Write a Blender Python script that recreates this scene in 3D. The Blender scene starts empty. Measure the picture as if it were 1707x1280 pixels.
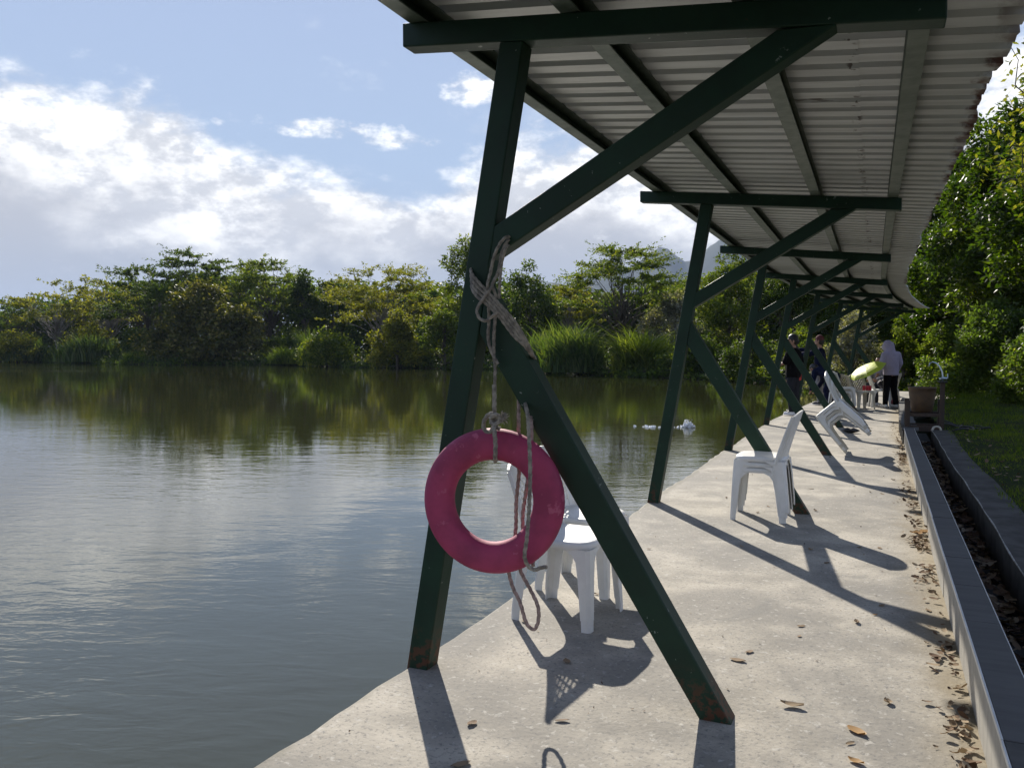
import bpy, bmesh, math, random
import numpy as np
from mathutils import Vector, Matrix
R = math.radians
sc = bpy.context.scene
COL = sc.collection
random.seed(7)
RNG = np.random.default_rng(11)

# ------------------------------------------------------------------ camera
CAM_H = 1.4; FPX = 1370.0
YAW = math.atan2(612, FPX); PITCH = math.atan2(57, FPX)
cd = bpy.data.cameras.new('camera'); cam = bpy.data.objects.new('camera', cd); COL.objects.link(cam)
cam.location = (0, 0, CAM_H); cam.rotation_euler = (R(90) - PITCH, 0, YAW)
cd.sensor_width = 36; cd.lens = 36 * FPX / 1707; cd.clip_start = .05; cd.clip_end = 20000
sc.camera = cam

# ------------------------------------------------------------------ sun and exposure
SUN_AZ = R(-31.0); SUN_EL = R(31.8)
sun_dir = Vector((math.sin(SUN_AZ) * math.cos(SUN_EL), math.cos(SUN_AZ) * math.cos(SUN_EL), math.sin(SUN_EL)))
sd_ = bpy.data.lights.new('sun', 'SUN'); sd_.energy = 4.2; sd_.angle = R(0.5); sd_.color = (1, .93, .82)
sun = bpy.data.objects.new('sun', sd_); COL.objects.link(sun)
sun.rotation_euler = sun_dir.to_track_quat('Z', 'Y').to_euler(); sun.location = (-5, 5, 12)
sc.view_settings.view_transform = 'Standard'; sc.view_settings.look = 'None'
sc.view_settings.exposure = 1.0; sc.view_settings.gamma = 1
try: sc.view_settings.use_curve_mapping = False
except Exception: pass

# helpers that turn a photograph pixel (1707 x 1280) into a place in the world
_F0 = np.array([-math.sin(YAW), math.cos(YAW), 0]); _RT = np.array([math.cos(YAW), math.sin(YAW), 0]); _U0 = np.array([0, 0, 1.])
_F = _F0 * math.cos(PITCH) - _U0 * math.sin(PITCH); _U = _U0 * math.cos(PITCH) + _F0 * math.sin(PITCH)
def ray(x, y): return _F + _RT * (x - 853.5) / FPX - _U * (y - 640) / FPX
def onz(x, y, z=0.): d = ray(x, y); return np.array([0, 0, CAM_H]) + d * (z - CAM_H) / d[2]
def ony(x, y, Y): d = ray(x, y); return np.array([0, 0, CAM_H]) + d * Y / d[1]
def gp(x, D): d = _F0 + _RT * (x - 853.5) / FPX; return d[0] * D, d[1] * D      # ground point at depth D
def hz(y, D): return CAM_H + (583 - y) / FPX * D

# ------------------------------------------------------------------ node helpers
class NT:
    def __init__(s, tree): s.t = tree; s.n = tree.nodes; s.l = tree.links
    def node(s, typ, **kw):
        n = s.n.new(typ)
        for k, v in kw.items(): setattr(n, k, v)
        return n
    def put(s, sock, v):
        if isinstance(v, bpy.types.NodeSocket): s.l.new(v, sock)
        elif v is not None: sock.default_value = v
    def m(s, op, a, b=None, c=None, clamp=False):
        n = s.node('ShaderNodeMath', operation=op, use_clamp=clamp)
        for i, v in enumerate((a, b, c)): s.put(n.inputs[i], v)
        return n.outputs[0]
    def smooth(s, x, lo, hi):
        n = s.node('ShaderNodeMapRange', interpolation_type='SMOOTHSTEP')
        s.put(n.inputs[0], x); n.inputs[1].default_value = lo; n.inputs[2].default_value = hi
        n.inputs[3].default_value = 0; n.inputs[4].default_value = 1
        return n.outputs[0]
    def mix(s, f, a, b):
        n = s.node('ShaderNodeMix', data_type='RGBA')
        s.put(n.inputs[0], f)
        for i, v in ((6, a), (7, b)):
            if isinstance(v, tuple) and len(v) == 3: v = (*v, 1)
            s.put(n.inputs[i], v)
        return n.outputs[2]
    def noise(s, vec, scale, detail=4, rough=.55, dist=0.):
        n = s.node('ShaderNodeTexNoise'); s.put(n.inputs['Vector'], vec)
        n.inputs['Scale'].default_value = scale; n.inputs['Detail'].default_value = detail
        n.inputs['Roughness'].default_value = rough; n.inputs['Distortion'].default_value = dist
        return n.outputs[0]
    def vscale(s, vec, sx, sy, sz):
        n = s.node('ShaderNodeVectorMath', operation='MULTIPLY'); s.put(n.inputs[0], vec); n.inputs[1].default_value = (sx, sy, sz)
        return n.outputs[0]
    def ramp(s, f, stops, interp='LINEAR'):
        n = s.node('ShaderNodeValToRGB'); cr = n.color_ramp; cr.interpolation = interp
        while len(cr.elements) < len(stops): cr.elements.new(.5)
        for e, (p, c) in zip(cr.elements, stops):
            e.position = p
            if not isinstance(c, tuple): c = (c, c, c)
            e.color = (*c[:3], 1)
        s.put(n.inputs[0], f); return n.outputs[0]
    def sep(s, v):
        n = s.node('ShaderNodeSeparateXYZ'); s.put(n.inputs[0], v); return n.outputs
    def comb(s, x, y, z):
        n = s.node('ShaderNodeCombineXYZ')
        for i, v in enumerate((x, y, z)): s.put(n.inputs[i], v)
        return n.outputs[0]

# ------------------------------------------------------------------ sky
world = bpy.data.worlds.new('World'); sc.world = world; world.use_nodes = True
def build_world():
    w = NT(world.node_tree); bg = world.node_tree.nodes['Background']
    sky = w.node('ShaderNodeTexSky', sky_type='NISHITA'); sky.sun_disc = False
    sky.sun_elevation = SUN_EL; sky.sun_rotation = SUN_AZ; sky.air_density = 1.0; sky.dust_density = .6; sky.ozone_density = 1.6
    d = w.node('ShaderNodeTexCoord').outputs['Generated']
    x, y, z = w.sep(d)
    az = w.m('ARCTAN2', x, y); el = w.m('ARCSINE', z)
    sv = w.vscale(d, 1, 1, 1.9)
    n1 = w.noise(sv, 5.5, 5, .6, .25); n2 = w.noise(sv, 15, 6, .64); n3 = w.noise(sv, 3.1, 3, .5)
    def px(xp, yp):
        r = ray(xp, yp); r = r / np.linalg.norm(r); return math.atan2(r[0], r[1]), math.asin(r[2])
    pts = [px(*p) for p in [(-150, 60), (0, 98), (110, 168), (260, 185), (400, 262), (520, 285), (640, 298), (720, 280), (800, 235), (860, 190), (980, 215), (1150, 250), (1500, 200), (1707, 90)]]
    t = w.m('DIVIDE', w.m('ADD', az, math.pi), 2 * math.pi)
    st = [(0, .3 / .6)] + [((a + math.pi) / (2 * math.pi), e / .6) for a, e in pts] + [(.62, .42 / .6), (.8, .25 / .6), (1, .3 / .6)]
    h = w.m('MULTIPLY', w.ramp(t, st, 'EASE'), .6)
    nn = w.m('ADD', w.m('MULTIPLY', w.m('SUBTRACT', n1, .5), .17), w.m('MULTIPLY', w.m('SUBTRACT', n2, .5), .11))
    dd = w.m('ADD', w.m('SUBTRACT', h, el), nn)
    dens = w.smooth(dd, -.016, .042)
    fine = w.noise(sv, 29, 4, .62)
    def blob(xp, yp, rx, ry, amp=2.2, thr=.2, op=.9):
        a0, e0 = px(xp, yp)
        u = w.m('DIVIDE', w.m('SUBTRACT', az, a0), rx / FPX); v = w.m('DIVIDE', w.m('SUBTRACT', el, e0), ry / FPX)
        r2 = w.m('ADD', w.m('MULTIPLY', u, u), w.m('MULTIPLY', v, v))
        e = w.m('ADD', w.m('SUBTRACT', 1, r2), w.m('MULTIPLY', w.m('SUBTRACT', w.m('MULTIPLY', w.m('ADD', n2, fine), .5), .5), amp * 2.4))
        return w.m('MULTIPLY', w.smooth(e, thr, thr + 1.35), op)
    for b in [(540, 213, 125, 20, 2.8, .25, .85), (655, 234, 95, 17, 2.6, .2, .85), (795, 148, 62, 30, 2.2, .0, 1.), (362, 203, 14, 9, 2., .3, .6),
              (640, 130, 200, 40, 2.2, .9, .25), (900, 60, 120, 40, 2, .5, .5)]:
        dens = w.m('MAXIMUM', dens, blob(*b))
    # wisps high up elsewhere
    wi = w.noise(w.vscale(d, 1.6, 1.6, 3.2), 2.3, 5, .6, .6)
    dens = w.m('MAXIMUM', dens, w.m('MULTIPLY', w.smooth(wi, .56, .8), .45))
    core = w.smooth(w.m('ADD', dd, w.m('MULTIPLY', w.m('SUBTRACT', n3, .5), .25)), .045, .165)
    lowf = w.smooth(el, .17, .04)
    bright = w.smooth(w.m('ADD', w.m('MULTIPLY', n2, .55), w.m('MULTIPLY', fine, .45)), .54, .72)
    core = w.m('MULTIPLY', core, w.m('SUBTRACT', 1, w.m('MULTIPLY', w.m('MULTIPLY', bright, .75), w.m('SUBTRACT', 1, lowf))))
    hi = w.mix(w.smooth(w.m('ADD', w.m('MULTIPLY', n2, .6), w.m('MULTIPLY', fine, .4)), .40, .60), (.38, .39, .415), (.78, .77, .745))
    lo = w.mix(lowf, (.285, .29, .315), (.215, .235, .28))
    cloud = w.mix(core, hi, lo)
    skyc = w.vscale(sky.outputs[0], .10, .10, .10)
    mn = w.node('ShaderNodeVectorMath', operation='MINIMUM'); w.l.new(skyc, mn.inputs[0]); mn.inputs[1].default_value = (.30, .36, .46)
    grad = w.ramp(el, [(0, (.21, .26, .34)), (.22, (.20, .275, .40)), (.45, (.185, .235, .375)), (1, (.11, .16, .31))])
    skyc = w.mix(.72, mn.outputs[0], grad)
    out = w.mix(dens, skyc, cloud)
    w.l.new(out, bg.inputs[0]); bg.inputs[1].default_value = 1.0
build_world()

# ------------------------------------------------------------------ materials
def mat(name, c1, c2=None, scale=4., rough=.6, bump=0., bscale=None, metal=0., lo=.35, hi=.65, detail=6, spots=None, extra=None, spec=None, stretch=None, rough2=None, sheen=0):
    m = bpy.data.materials.new(name); m.use_nodes = True; t = NT(m.node_tree); p = m.node_tree.nodes['Principled BSDF']
    tc = t.node('ShaderNodeTexCoord').outputs['Object']
    v = t.vscale(tc, *stretch) if stretch else tc
    col = None
    if c2 is not None:
        f = t.smooth(t.noise(v, scale, detail, .6), lo, hi); col = t.mix(f, c1, c2)
    for (sc_, th, cc) in (spots or []):
        f = t.smooth(t.noise(v, sc_, 5, .65), th, th + .05); col = t.mix(f, col if col is not None else (*c1, 1), cc)
    if extra: col = extra(t, tc, col)
    if col is None: p.inputs['Base Color'].default_value = (*c1, 1)
    else: t.l.new(col, p.inputs['Base Color'])
    p.inputs['Roughness'].default_value = rough; p.inputs['Metallic'].default_value = metal
    if rough2 is not None:
        t.l.new(t.m('ADD', rough, t.m('MULTIPLY', t.noise(v, scale * 2, 5), rough2 - rough)), p.inputs['Roughness'])
    if spec is not None: p.inputs['Specular IOR Level'].default_value = spec
    if bump:
        b = t.node('ShaderNodeBump'); b.inputs['Strength'].default_value = 1; b.inputs['Distance'].default_value = bump
        t.l.new(t.noise(v, bscale or scale * 3, 8, .65), b.inputs['Height']); t.l.new(b.outputs[0], p.inputs['Normal'])
    return m

def leafmat(name, stops, trans=.45, rough=.42, tint=(1.25, 1.5, .45), spec=.3):
    m = bpy.data.materials.new(name); m.use_nodes = True; t = NT(m.node_tree); p = m.node_tree.nodes['Principled BSDF']
    g = t.node('ShaderNodeNewGeometry')
    pos = t.noise(g.outputs['Position'], .55, 3)
    f = t.m('ADD', t.m('MULTIPLY', g.outputs['Random Per Island'], .65), t.m('MULTIPLY', t.smooth(pos, .3, .7), .35))
    col = t.ramp(f, stops)
    t.l.new(col, p.inputs['Base Color']); p.inputs['Roughness'].default_value = rough; p.inputs['Specular IOR Level'].default_value = spec
    tr = t.node('ShaderNodeBsdfTranslucent')
    n = t.node('ShaderNodeVectorMath', operation='MULTIPLY'); t.l.new(col, n.inputs[0]); n.inputs[1].default_value = tint
    t.l.new(n.outputs[0], tr.inputs[0])
    mx = t.node('ShaderNodeMixShader'); mx.inputs[0].default_value = trans
    t.l.new(p.outputs[0], mx.inputs[1]); t.l.new(tr.outputs[0], mx.inputs[2])
    t.l.new(mx.outputs[0], m.node_tree.nodes['Material Output'].inputs[0])
    return m

def concrete_extra(t, tc, col):
    big = t.smooth(t.noise(tc, .9, 5, .6, .5), .42, .62)
    col = t.mix(t.m('MULTIPLY', big, .75), col, (.17, .160, .140))
    sp = t.smooth(t.noise(t.vscale(tc, 1, 1, 1), 46, 5, .7), .52, .66)
    col = t.mix(t.m('MULTIPLY', sp, .85), col, (.13, .125, .115))
    sp2 = t.m('MULTIPLY', t.smooth(t.noise(t.vscale(tc, 1, 1.4, 1), 85, 3, .6), .56, .64), t.smooth(t.noise(tc, 1.7, 3), .38, .6))
    col = t.mix(t.m('MULTIPLY', sp2, .6), col, (.15, .145, .13))
    pale = t.smooth(t.noise(tc, 24, 6, .7, .3), .55, .68)
    col = t.mix(t.m('MULTIPLY', pale, .55), col, (.50, .48, .43))
    x, y, z = t.sep(tc)
    edge = t.m('MULTIPLY', t.smooth(t.m('ADD', x, t.m('MULTIPLY', t.noise(tc, 3, 5), .35)), .28, .55), t.smooth(y, 24, 20))
    col = t.mix(t.m('MULTIPLY', edge, .6), col, (.22, .17, .09))
    wat = t.m('MULTIPLY', t.smooth(t.m('ADD', x, t.m('MULTIPLY', t.noise(tc, 6, 4), .25)), -1.72, -1.80), t.smooth(y, 19, 16))
    col = t.mix(t.m('MULTIPLY', wat, .65), col, (.15, .14, .105))
    st = t.smooth(t.noise(tc, 2.1, 3, .5, 1.5), .60, .72)
    return t.mix(t.m('MULTIPLY', st, .5), col, (.15, .145, .13))
M = {}
M['concrete'] = mat('weathered_concrete', (.385, .35, .288), (.235, .215, .178), 3.0, .85, .004, 38, extra=concrete_extra)
def paint_extra(t, tc, col):
    x, y, z = t.sep(tc)
    sc1 = t.m('MULTIPLY', t.m('MAXIMUM', t.smooth(t.noise(tc, 37, 3, .6), .70, .715), t.smooth(t.noise(tc, 13, 5, .7, .6), .685, .70)), t.smooth(t.noise(tc, 2.3, 2), .46, .56))
    col = t.mix(t.m('MULTIPLY', sc1, .75), col, (.26, .30, .27))
    ru = t.m('MULTIPLY', t.smooth(t.noise(tc, 22, 5, .65), .47, .56), t.smooth(z, .22, .04))
    col = t.mix(ru, col, (.075, .030, .014))
    ru2 = t.smooth(t.noise(tc, 17, 4, .6), .72, .75)
    return t.mix(t.m('MULTIPLY', ru2, .7), col, (.06, .025, .012))
M['green'] = mat('dark_green_paint', (.004, .023, .0115), (.006, .032, .016), 5, .5, .0012, 30, extra=paint_extra, rough2=.65, spec=.35)
M['galv'] = mat('galvanised_steel', (.085, .115, .095), (.14, .17, .145), 9, .5, .001, 30, metal=.2, spots=[(26, .66, (.05, .06, .055))])
def roof_extra(t, tc, col):
    x, y, z = t.sep(tc)
    nb = t.noise(t.vscale(tc, 1, .6, 1), 6, 6, .7)
    ed = t.smooth(t.m('ADD', x, t.m('MULTIPLY', t.m('SUBTRACT', nb, .5), .34)), .40, .47)
    ed = t.m('MULTIPLY', ed, t.m('MULTIPLY', t.smooth(y, 20, 17), t.smooth(t.noise(tc, .9, 2), .35, .5)))
    lines = t.m('MULTIPLY', t.smooth(t.noise(t.vscale(tc, 1.0, 22, 1), 2.2, 4, .6), .66, .70), t.smooth(t.noise(tc, .7, 2), .5, .6))
    col = t.mix(t.m('MULTIPLY', lines, .85), col, (.055, .02, .012))
    lap = t.m('MULTIPLY', t.smooth(t.m('ABSOLUTE', t.m('ADD', x, .14)), .035, .01), t.smooth(t.noise(tc, 14, 3), .56, .6))
    col = t.mix(t.m('MULTIPLY', lap, .8), col, (.05, .025, .018))
    return t.mix(ed, col, (.075, .024, .014))
M['roof'] = mat('painted_roof_sheet', (.50, .52, .53), (.38, .395, .40), 2.2, .5, .0008, 12, extra=roof_extra, stretch=(.5, 3, 1))
M['plastic'] = mat('white_plastic', (.72, .72, .70), (.60, .60, .57), 3, .38, .0006, 40, rough2=.5)
M['plastic_old'] = mat('grubby_plastic', (.52, .50, .43), (.38, .35, .28), 6, .5, .0006, 40)
M['pink'] = mat('faded_pink_foam', (.35, .038, .108), (.24, .026, .078), 7, .7, .0012, 30, spots=[(18, .70, (.06, .012, .03)), (11, .60, (.40, .085, .155)), (40, .72, (.05, .02, .03))])
M['rope'] = mat('worn_rope', (.32, .29, .245), (.15, .135, .115), 35, .9, .002, 300)
M['rope_pink'] = mat('worn_pinkish_rope', (.38, .28, .25), (.20, .15, .13), 60, .9, .002, 300)
def tile_extra(t, tc, col):
    ob = t.node('ShaderNodeObjectInfo').outputs['Random']
    return t.mix(t.m('MULTIPLY', ob, .35), col, (.10, .10, .10))
M['cap'] = mat('dark_stone_tile', (.046, .043, .039), (.070, .066, .060), 3, .75, .0008, 25, extra=tile_extra, stretch=(1, 6, 1), spots=[(40, .68, (.07, .07, .065))])
M['side'] = mat('beige_stone_tile', (.33, .315, .28), (.25, .24, .215), 3, .6, .0010, 25, stretch=(1, 6, .5), spots=[(30, .70, (.14, .13, .11))])
M['worn'] = mat('worn_pale_edge', (.34, .33, .30), (.14, .135, .12), 14, .6)
M['trim'] = mat('pale_trim', (.62, .62, .60), (.5, .5, .48), 8, .4)
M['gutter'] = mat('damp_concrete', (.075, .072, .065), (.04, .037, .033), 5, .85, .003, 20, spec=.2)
M['soil'] = mat('soil_and_grass', (.025, .035, .014), (.045, .04, .022), .6, .95, .02, 6, spec=.03)
M['lawnbase'] = mat('lawn_soil', (.022, .035, .012), (.04, .04, .018), 2.5, .95, .01, 20, spec=.03)
M['bark'] = mat('bark', (.10, .085, .065), (.05, .042, .034), 6, .9, .01, 25, stretch=(2, 2, .6))
M['palebark'] = mat('pale_bark', (.26, .24, .21), (.14, .13, .11), 5, .85, .008, 25, stretch=(2, 2, .6))
M['rust'] = mat('rusty_brown_metal', (.095, .055, .025), (.060, .036, .018), 6, .6, .001, 30, spots=[(12, .63, (.045, .028, .02))])
M['wood'] = mat('weathered_brown_wood', (.055, .034, .022), (.032, .021, .015), 6, .7, .002, 30, stretch=(3, 3, .5))
M['chrome'] = mat('bluish_metal_pipe', (.42, .50, .56), None, rough=.3, metal=.7)
M['black'] = mat('black_plastic', (.012, .012, .013), None, rough=.5)
M['foam'] = mat('white_water_foam', (.85, .86, .86), None, rough=.35)
M['skin'] = mat('skin', (.38, .22, .155), (.34, .19, .13), 8, .5)
M['hair'] = mat('black_hair', (.012, .010, .009), None, rough=.45)
M['lilac'] = mat('lilac_cotton', (.37, .335, .45), (.32, .29, .39), 5, .9, .006, 9)
M['cotton_black'] = mat('black_cotton', (.004, .004, .005), (.007, .007, .008), 5, .95, .005, 10, spec=.1)
M['navy'] = mat('navy_cloth', (.006, .009, .030), (.010, .013, .038), 5, .9, .005, 10, spec=.1)
M['greyblue'] = mat('dark_grey_trouser_cloth', (.018, .020, .027), (.028, .030, .037), 5, .9, .005, 10, spec=.1)
M['greycloth'] = mat('pale_grey_cloth', (.28, .28, .29), (.21, .21, .22), 5, .9, .005, 10)
M['red'] = mat('red_cloth', (.50, .03, .025), None, rough=.8)
M['orange'] = mat('orange_cloth', (.62, .16, .02), None, rough=.8)
M['white'] = mat('white_cloth', (.72, .72, .72), None, rough=.8)
M['yellow'] = mat('lime_yellow_nylon', (.42, .50, .035), (.37, .45, .03), 5, .5)
M['can'] = mat('red_can_paint', (.48, .02, .035), (.7, .6, .6), 18, .3, lo=.62, hi=.66)
M['blue'] = mat('blue_bottle', (.05, .14, .34), None, rough=.2)
M['bagcloth'] = mat('patterned_bag_cloth', (.02, .02, .03), (.40, .36, .38), 14, .8, lo=.56, hi=.60)
M['faded_red'] = mat('faded_red_cap_cloth', (.10, .025, .03), None, rough=.9)
M['maroon'] = mat('maroon_cloth', (.20, .06, .08), None, rough=.8)
M['dry'] = leafmat('dry_leaf', [(0, (.045, .028, .018)), (.35, (.13, .075, .042)), (.65, (.26, .19, .115)), (1, (.46, .39, .29))], .08, .8, (1.0, .85, .6))
M['dryor'] = leafmat('orange_dry_leaf', [(0, (.24, .11, .04)), (1, (.38, .24, .09))], .1, .6, (1.1, .9, .6))

def watermat():
    m = bpy.data.materials.new('pond_water'); m.use_nodes = True; t = NT(m.node_tree); p = m.node_tree.nodes['Principled BSDF']
    tc = t.node('ShaderNodeTexCoord').outputs['Object']
    rot = t.node('ShaderNodeVectorRotate', rotation_type='Z_AXIS'); t.l.new(tc, rot.inputs['Vector']); rot.inputs['Angle'].default_value = R(-20)
    v = rot.outputs[0]
    f = t.noise(tc, .35, 3)
    t.l.new(t.mix(f, (.026, .028, .009), (.036, .038, .014)), p.inputs['Base Color'])
    p.inputs['Roughness'].default_value = .015; p.inputs['IOR'].default_value = 1.6
    patch = t.m('ADD', .35, t.smooth(t.noise(tc, .11, 3, .5, .6), .38, .64))
    far = t.smooth(t.noise(tc, .035, 2), .45, .60)
    _x, _y, _z = t.sep(tc); lee = t.m('ADD', .22, t.m('MULTIPLY', t.smooth(t.m('ADD', t.m('ADD', _y, t.m('MULTIPLY', _x, -.35)), t.m('MULTIPLY', t.noise(tc, .07, 3), 16)), 36, 9), .78))
    rough_band = t.m('MULTIPLY', t.smooth(_x, -48, -62), t.m('MULTIPLY', t.smooth(t.noise(t.vscale(v, .25, 1, 1), .12, 3), .45, .55), 1.4))
    patch = t.m('ADD', t.m('MULTIPLY', patch, lee), rough_band)
    w1 = t.noise(t.vscale(v, .55, 1.25, 1), 1.5, 3, .5, .4)
    w2 = t.noise(t.vscale(v, .6, 1.4, 1), 5.0, 3, .55, .6)
    w3 = t.noise(t.vscale(v, .8, 1.3, 1), 15, 2, .5)
    hgt = t.m('ADD', t.m('MULTIPLY', t.m('MULTIPLY', w1, .0085), lee), t.m('MULTIPLY', t.m('MULTIPLY', w2, patch), .0052))
    hgt = t.m('ADD', hgt, t.m('MULTIPLY', t.m('MULTIPLY', w3, patch), .0011))
    b = t.node('ShaderNodeBump'); b.inputs['Strength'].default_value = 1; b.inputs['Distance'].default_value = 1
    t.l.new(hgt, b.inputs['Height']); t.l.new(b.outputs[0], p.inputs['Normal'])
    return m
M['water'] = watermat()

# ------------------------------------------------------------------ mesh helpers
def tag(o, label=None, cat=None, group=None, kind=None):
    if label: o['label'] = label
    if cat: o['category'] = cat
    if group: o['group'] = group
    if kind: o['kind'] = kind
    return o
def empty(name, loc=(0, 0, 0), rz=0.):
    o = bpy.data.objects.new(name, None); COL.objects.link(o); o.location = loc; o.rotation_euler = (0, 0, rz); o.empty_display_size = .1
    return o
class MB:
    def __init__(s): s.v = []; s.f = []
    def add(s, vs, fs):
        b = len(s.v); s.v += [tuple(map(float, p)) for p in vs]; s.f += [tuple(b + i for i in f) for f in fs]; return s
    def box(s, c, size, rz=0., mtx=None):
        x, y, z = [a / 2 for a in size]; vs = [Vector((i * x, j * y, k * z)) for k in (-1, 1) for j in (-1, 1) for i in (-1, 1)]
        m = Matrix.Rotation(rz, 3, 'Z')
        if mtx is not None: m = mtx
        vs = [m @ p + Vector(c) for p in vs]
        return s.add(vs, [(0, 2, 3, 1), (4, 5, 7, 6), (0, 1, 5, 4), (2, 6, 7, 3), (0, 4, 6, 2), (1, 3, 7, 5)])
    def beam(s, a, b, w, h, side=(0, 1, 0)):
        a = Vector(a); b = Vector(b); d = (b - a).normalized(); sd = Vector(side); sd = (sd - d * sd.dot(d)).normalized(); up = d.cross(sd)
        vs = [p + sd * (i * w / 2) + up * (j * h / 2) for p in (a, b) for i, j in ((-1, -1), (1, -1), (1, 1), (-1, 1))]
        return s.add(vs, [(0, 1, 2, 3), (7, 6, 5, 4), (0, 4, 5, 1), (1, 5, 6, 2), (2, 6, 7, 3), (3, 7, 4, 0)])
    def tube(s, pts, rad, n=6, cap=True, twist=None, flat=None):
        pts = [Vector(p) for p in pts]; k = len(pts)
        if not hasattr(rad, '__len__'): rad = [rad] * k
        base = len(s.v); nrm = None
        for i, p in enumerate(pts):
            d = (pts[min(i + 1, k - 1)] - pts[max(i - 1, 0)])
            if d.length < 1e-9: d = Vector((0, 0, 1))
            d.normalize()
            if nrm is None: nrm = d.orthogonal().normalized()
            else: nrm = (nrm - d * nrm.dot(d)); nrm = nrm.normalized() if nrm.length > 1e-6 else d.orthogonal().normalized()
            bn = d.cross(nrm)
            for j in range(n):
                a = 2 * math.pi * j / n; r = rad[i]
                if twist is not None: r = r * (.70 + .40 * abs(math.cos(1.5 * (a - twist[i]))))
                q = p + (nrm * math.cos(a) + bn * math.sin(a)) * r
                s.v.append(tuple(q))
        for i in range(k - 1):
            for j in range(n):
                a = base + i * n + j; b = base + i * n + (j + 1) % n
                s.f.append((a, b, b + n, a + n))
        if cap:
            s.f.append(tuple(base + j for j in reversed(range(n)))); s.f.append(tuple(base + (k - 1) * n + j for j in range(n)))
        return s
    def lathe(s, prof, c=(0, 0, 0), n=20, close=True, mtx=None):
        base = len(s.v); mtx = mtx or Matrix.Identity(3)
        for r, z in prof:
            for j in range(n):
                a = 2 * math.pi * j / n; s.v.append(tuple(mtx @ Vector((r * math.cos(a), r * math.sin(a), z)) + Vector(c)))
        for i in range(len(prof) - 1):
            for j in range(n):
                a = base + i * n + j; b = base + i * n + (j + 1) % n; s.f.append((a, b, b + n, a + n))
        return s
    def ball(s, c, r, n=10, m=7, sq=(1, 1, 1)):
        prof = [(max(1e-4, math.sin(math.pi * i / m)) * r, -math.cos(math.pi * i / m) * r) for i in range(m + 1)]
        b = len(s.v); s.lathe(prof, (0, 0, 0), n)
        s.v[b:] = [(p[0] * sq[0] + c[0], p[1] * sq[1] + c[1], p[2] * sq[2] + c[2]) for p in s.v[b:]]
        return s
    def build(s, name, m, parent=None, smooth=False, bevel=0., seg=2, me_name=None):
        me = bpy.data.meshes.new(me_name or name); me.from_pydata(s.v, [], s.f); me.update()
        o = bpy.data.objects.new(name, me); COL.objects.link(o)
        me.materials.append(m)
        if smooth: me.polygons.foreach_set('use_smooth', [True] * len(me.polygons))
        if parent: o.parent = parent
        if bevel:
            b = o.modifiers.new('bevel', 'BEVEL'); b.width = bevel; b.segments = seg; b.limit_method = 'ANGLE'; b.angle_limit = R(40)
        return o
def npmesh(name, verts, faces, m, parent=None, smooth=False):
    """verts (N,3); faces (K,3 or 4) as arrays"""
    verts = np.asarray(verts, dtype=np.float32); faces = np.asarray(faces, dtype=np.int32); k = faces.shape[1]
    me = bpy.data.meshes.new(name); me.vertices.add(len(verts)); me.vertices.foreach_set('co', verts.ravel())
    me.loops.add(faces.size); me.loops.foreach_set('vertex_index', faces.ravel())
    me.polygons.add(len(faces)); me.polygons.foreach_set('loop_start', np.arange(0, faces.size, k, dtype=np.int32))
    try: me.polygons.foreach_set('loop_total', np.full(len(faces), k, dtype=np.int32))
    except Exception: pass
    if smooth: me.polygons.foreach_set('use_smooth', np.ones(len(faces), dtype=bool))
    me.update(calc_edges=True); me.validate()
    o = bpy.data.objects.new(name, me); COL.objects.link(o)
    for mm in (m if isinstance(m, list) else [m]): me.materials.append(mm)
    if parent: o.parent = parent
    return o
def kids(o): return [c for c in bpy.data.objects if c.parent == o]
def copy_tree(o, parent=None, top=True):
    ch = list(o.children)
    c = o.copy(); COL.objects.link(c)
    if parent: c.parent = parent
    for k in ch: copy_tree(k, c, False)
    return c

# path of the deck: straight, then bending to the right
def off(Y):
    return float(np.interp(Y, [-50, 3.1, 7.4, 11.7, 16, 18, 20.3, 22.4, 24.5, 26.5, 28.5, 31, 34], [0, 0, -.04, -.07, -.08, -.02, .07, .20, .39, .58, .80, 1.2, 1.9]))
def P(X, s, z=0.):
    th = math.atan2(off(s + .6) - off(s - .6), 1.2)
    return Vector((off(s) - 1.55 + (X + 1.55) * math.cos(th), s - (X + 1.55) * math.sin(th), z))
def PD(s):
    th = math.atan2(off(s + .6) - off(s - .6), 1.2); return Vector((math.sin(th), math.cos(th), 0))
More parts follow.
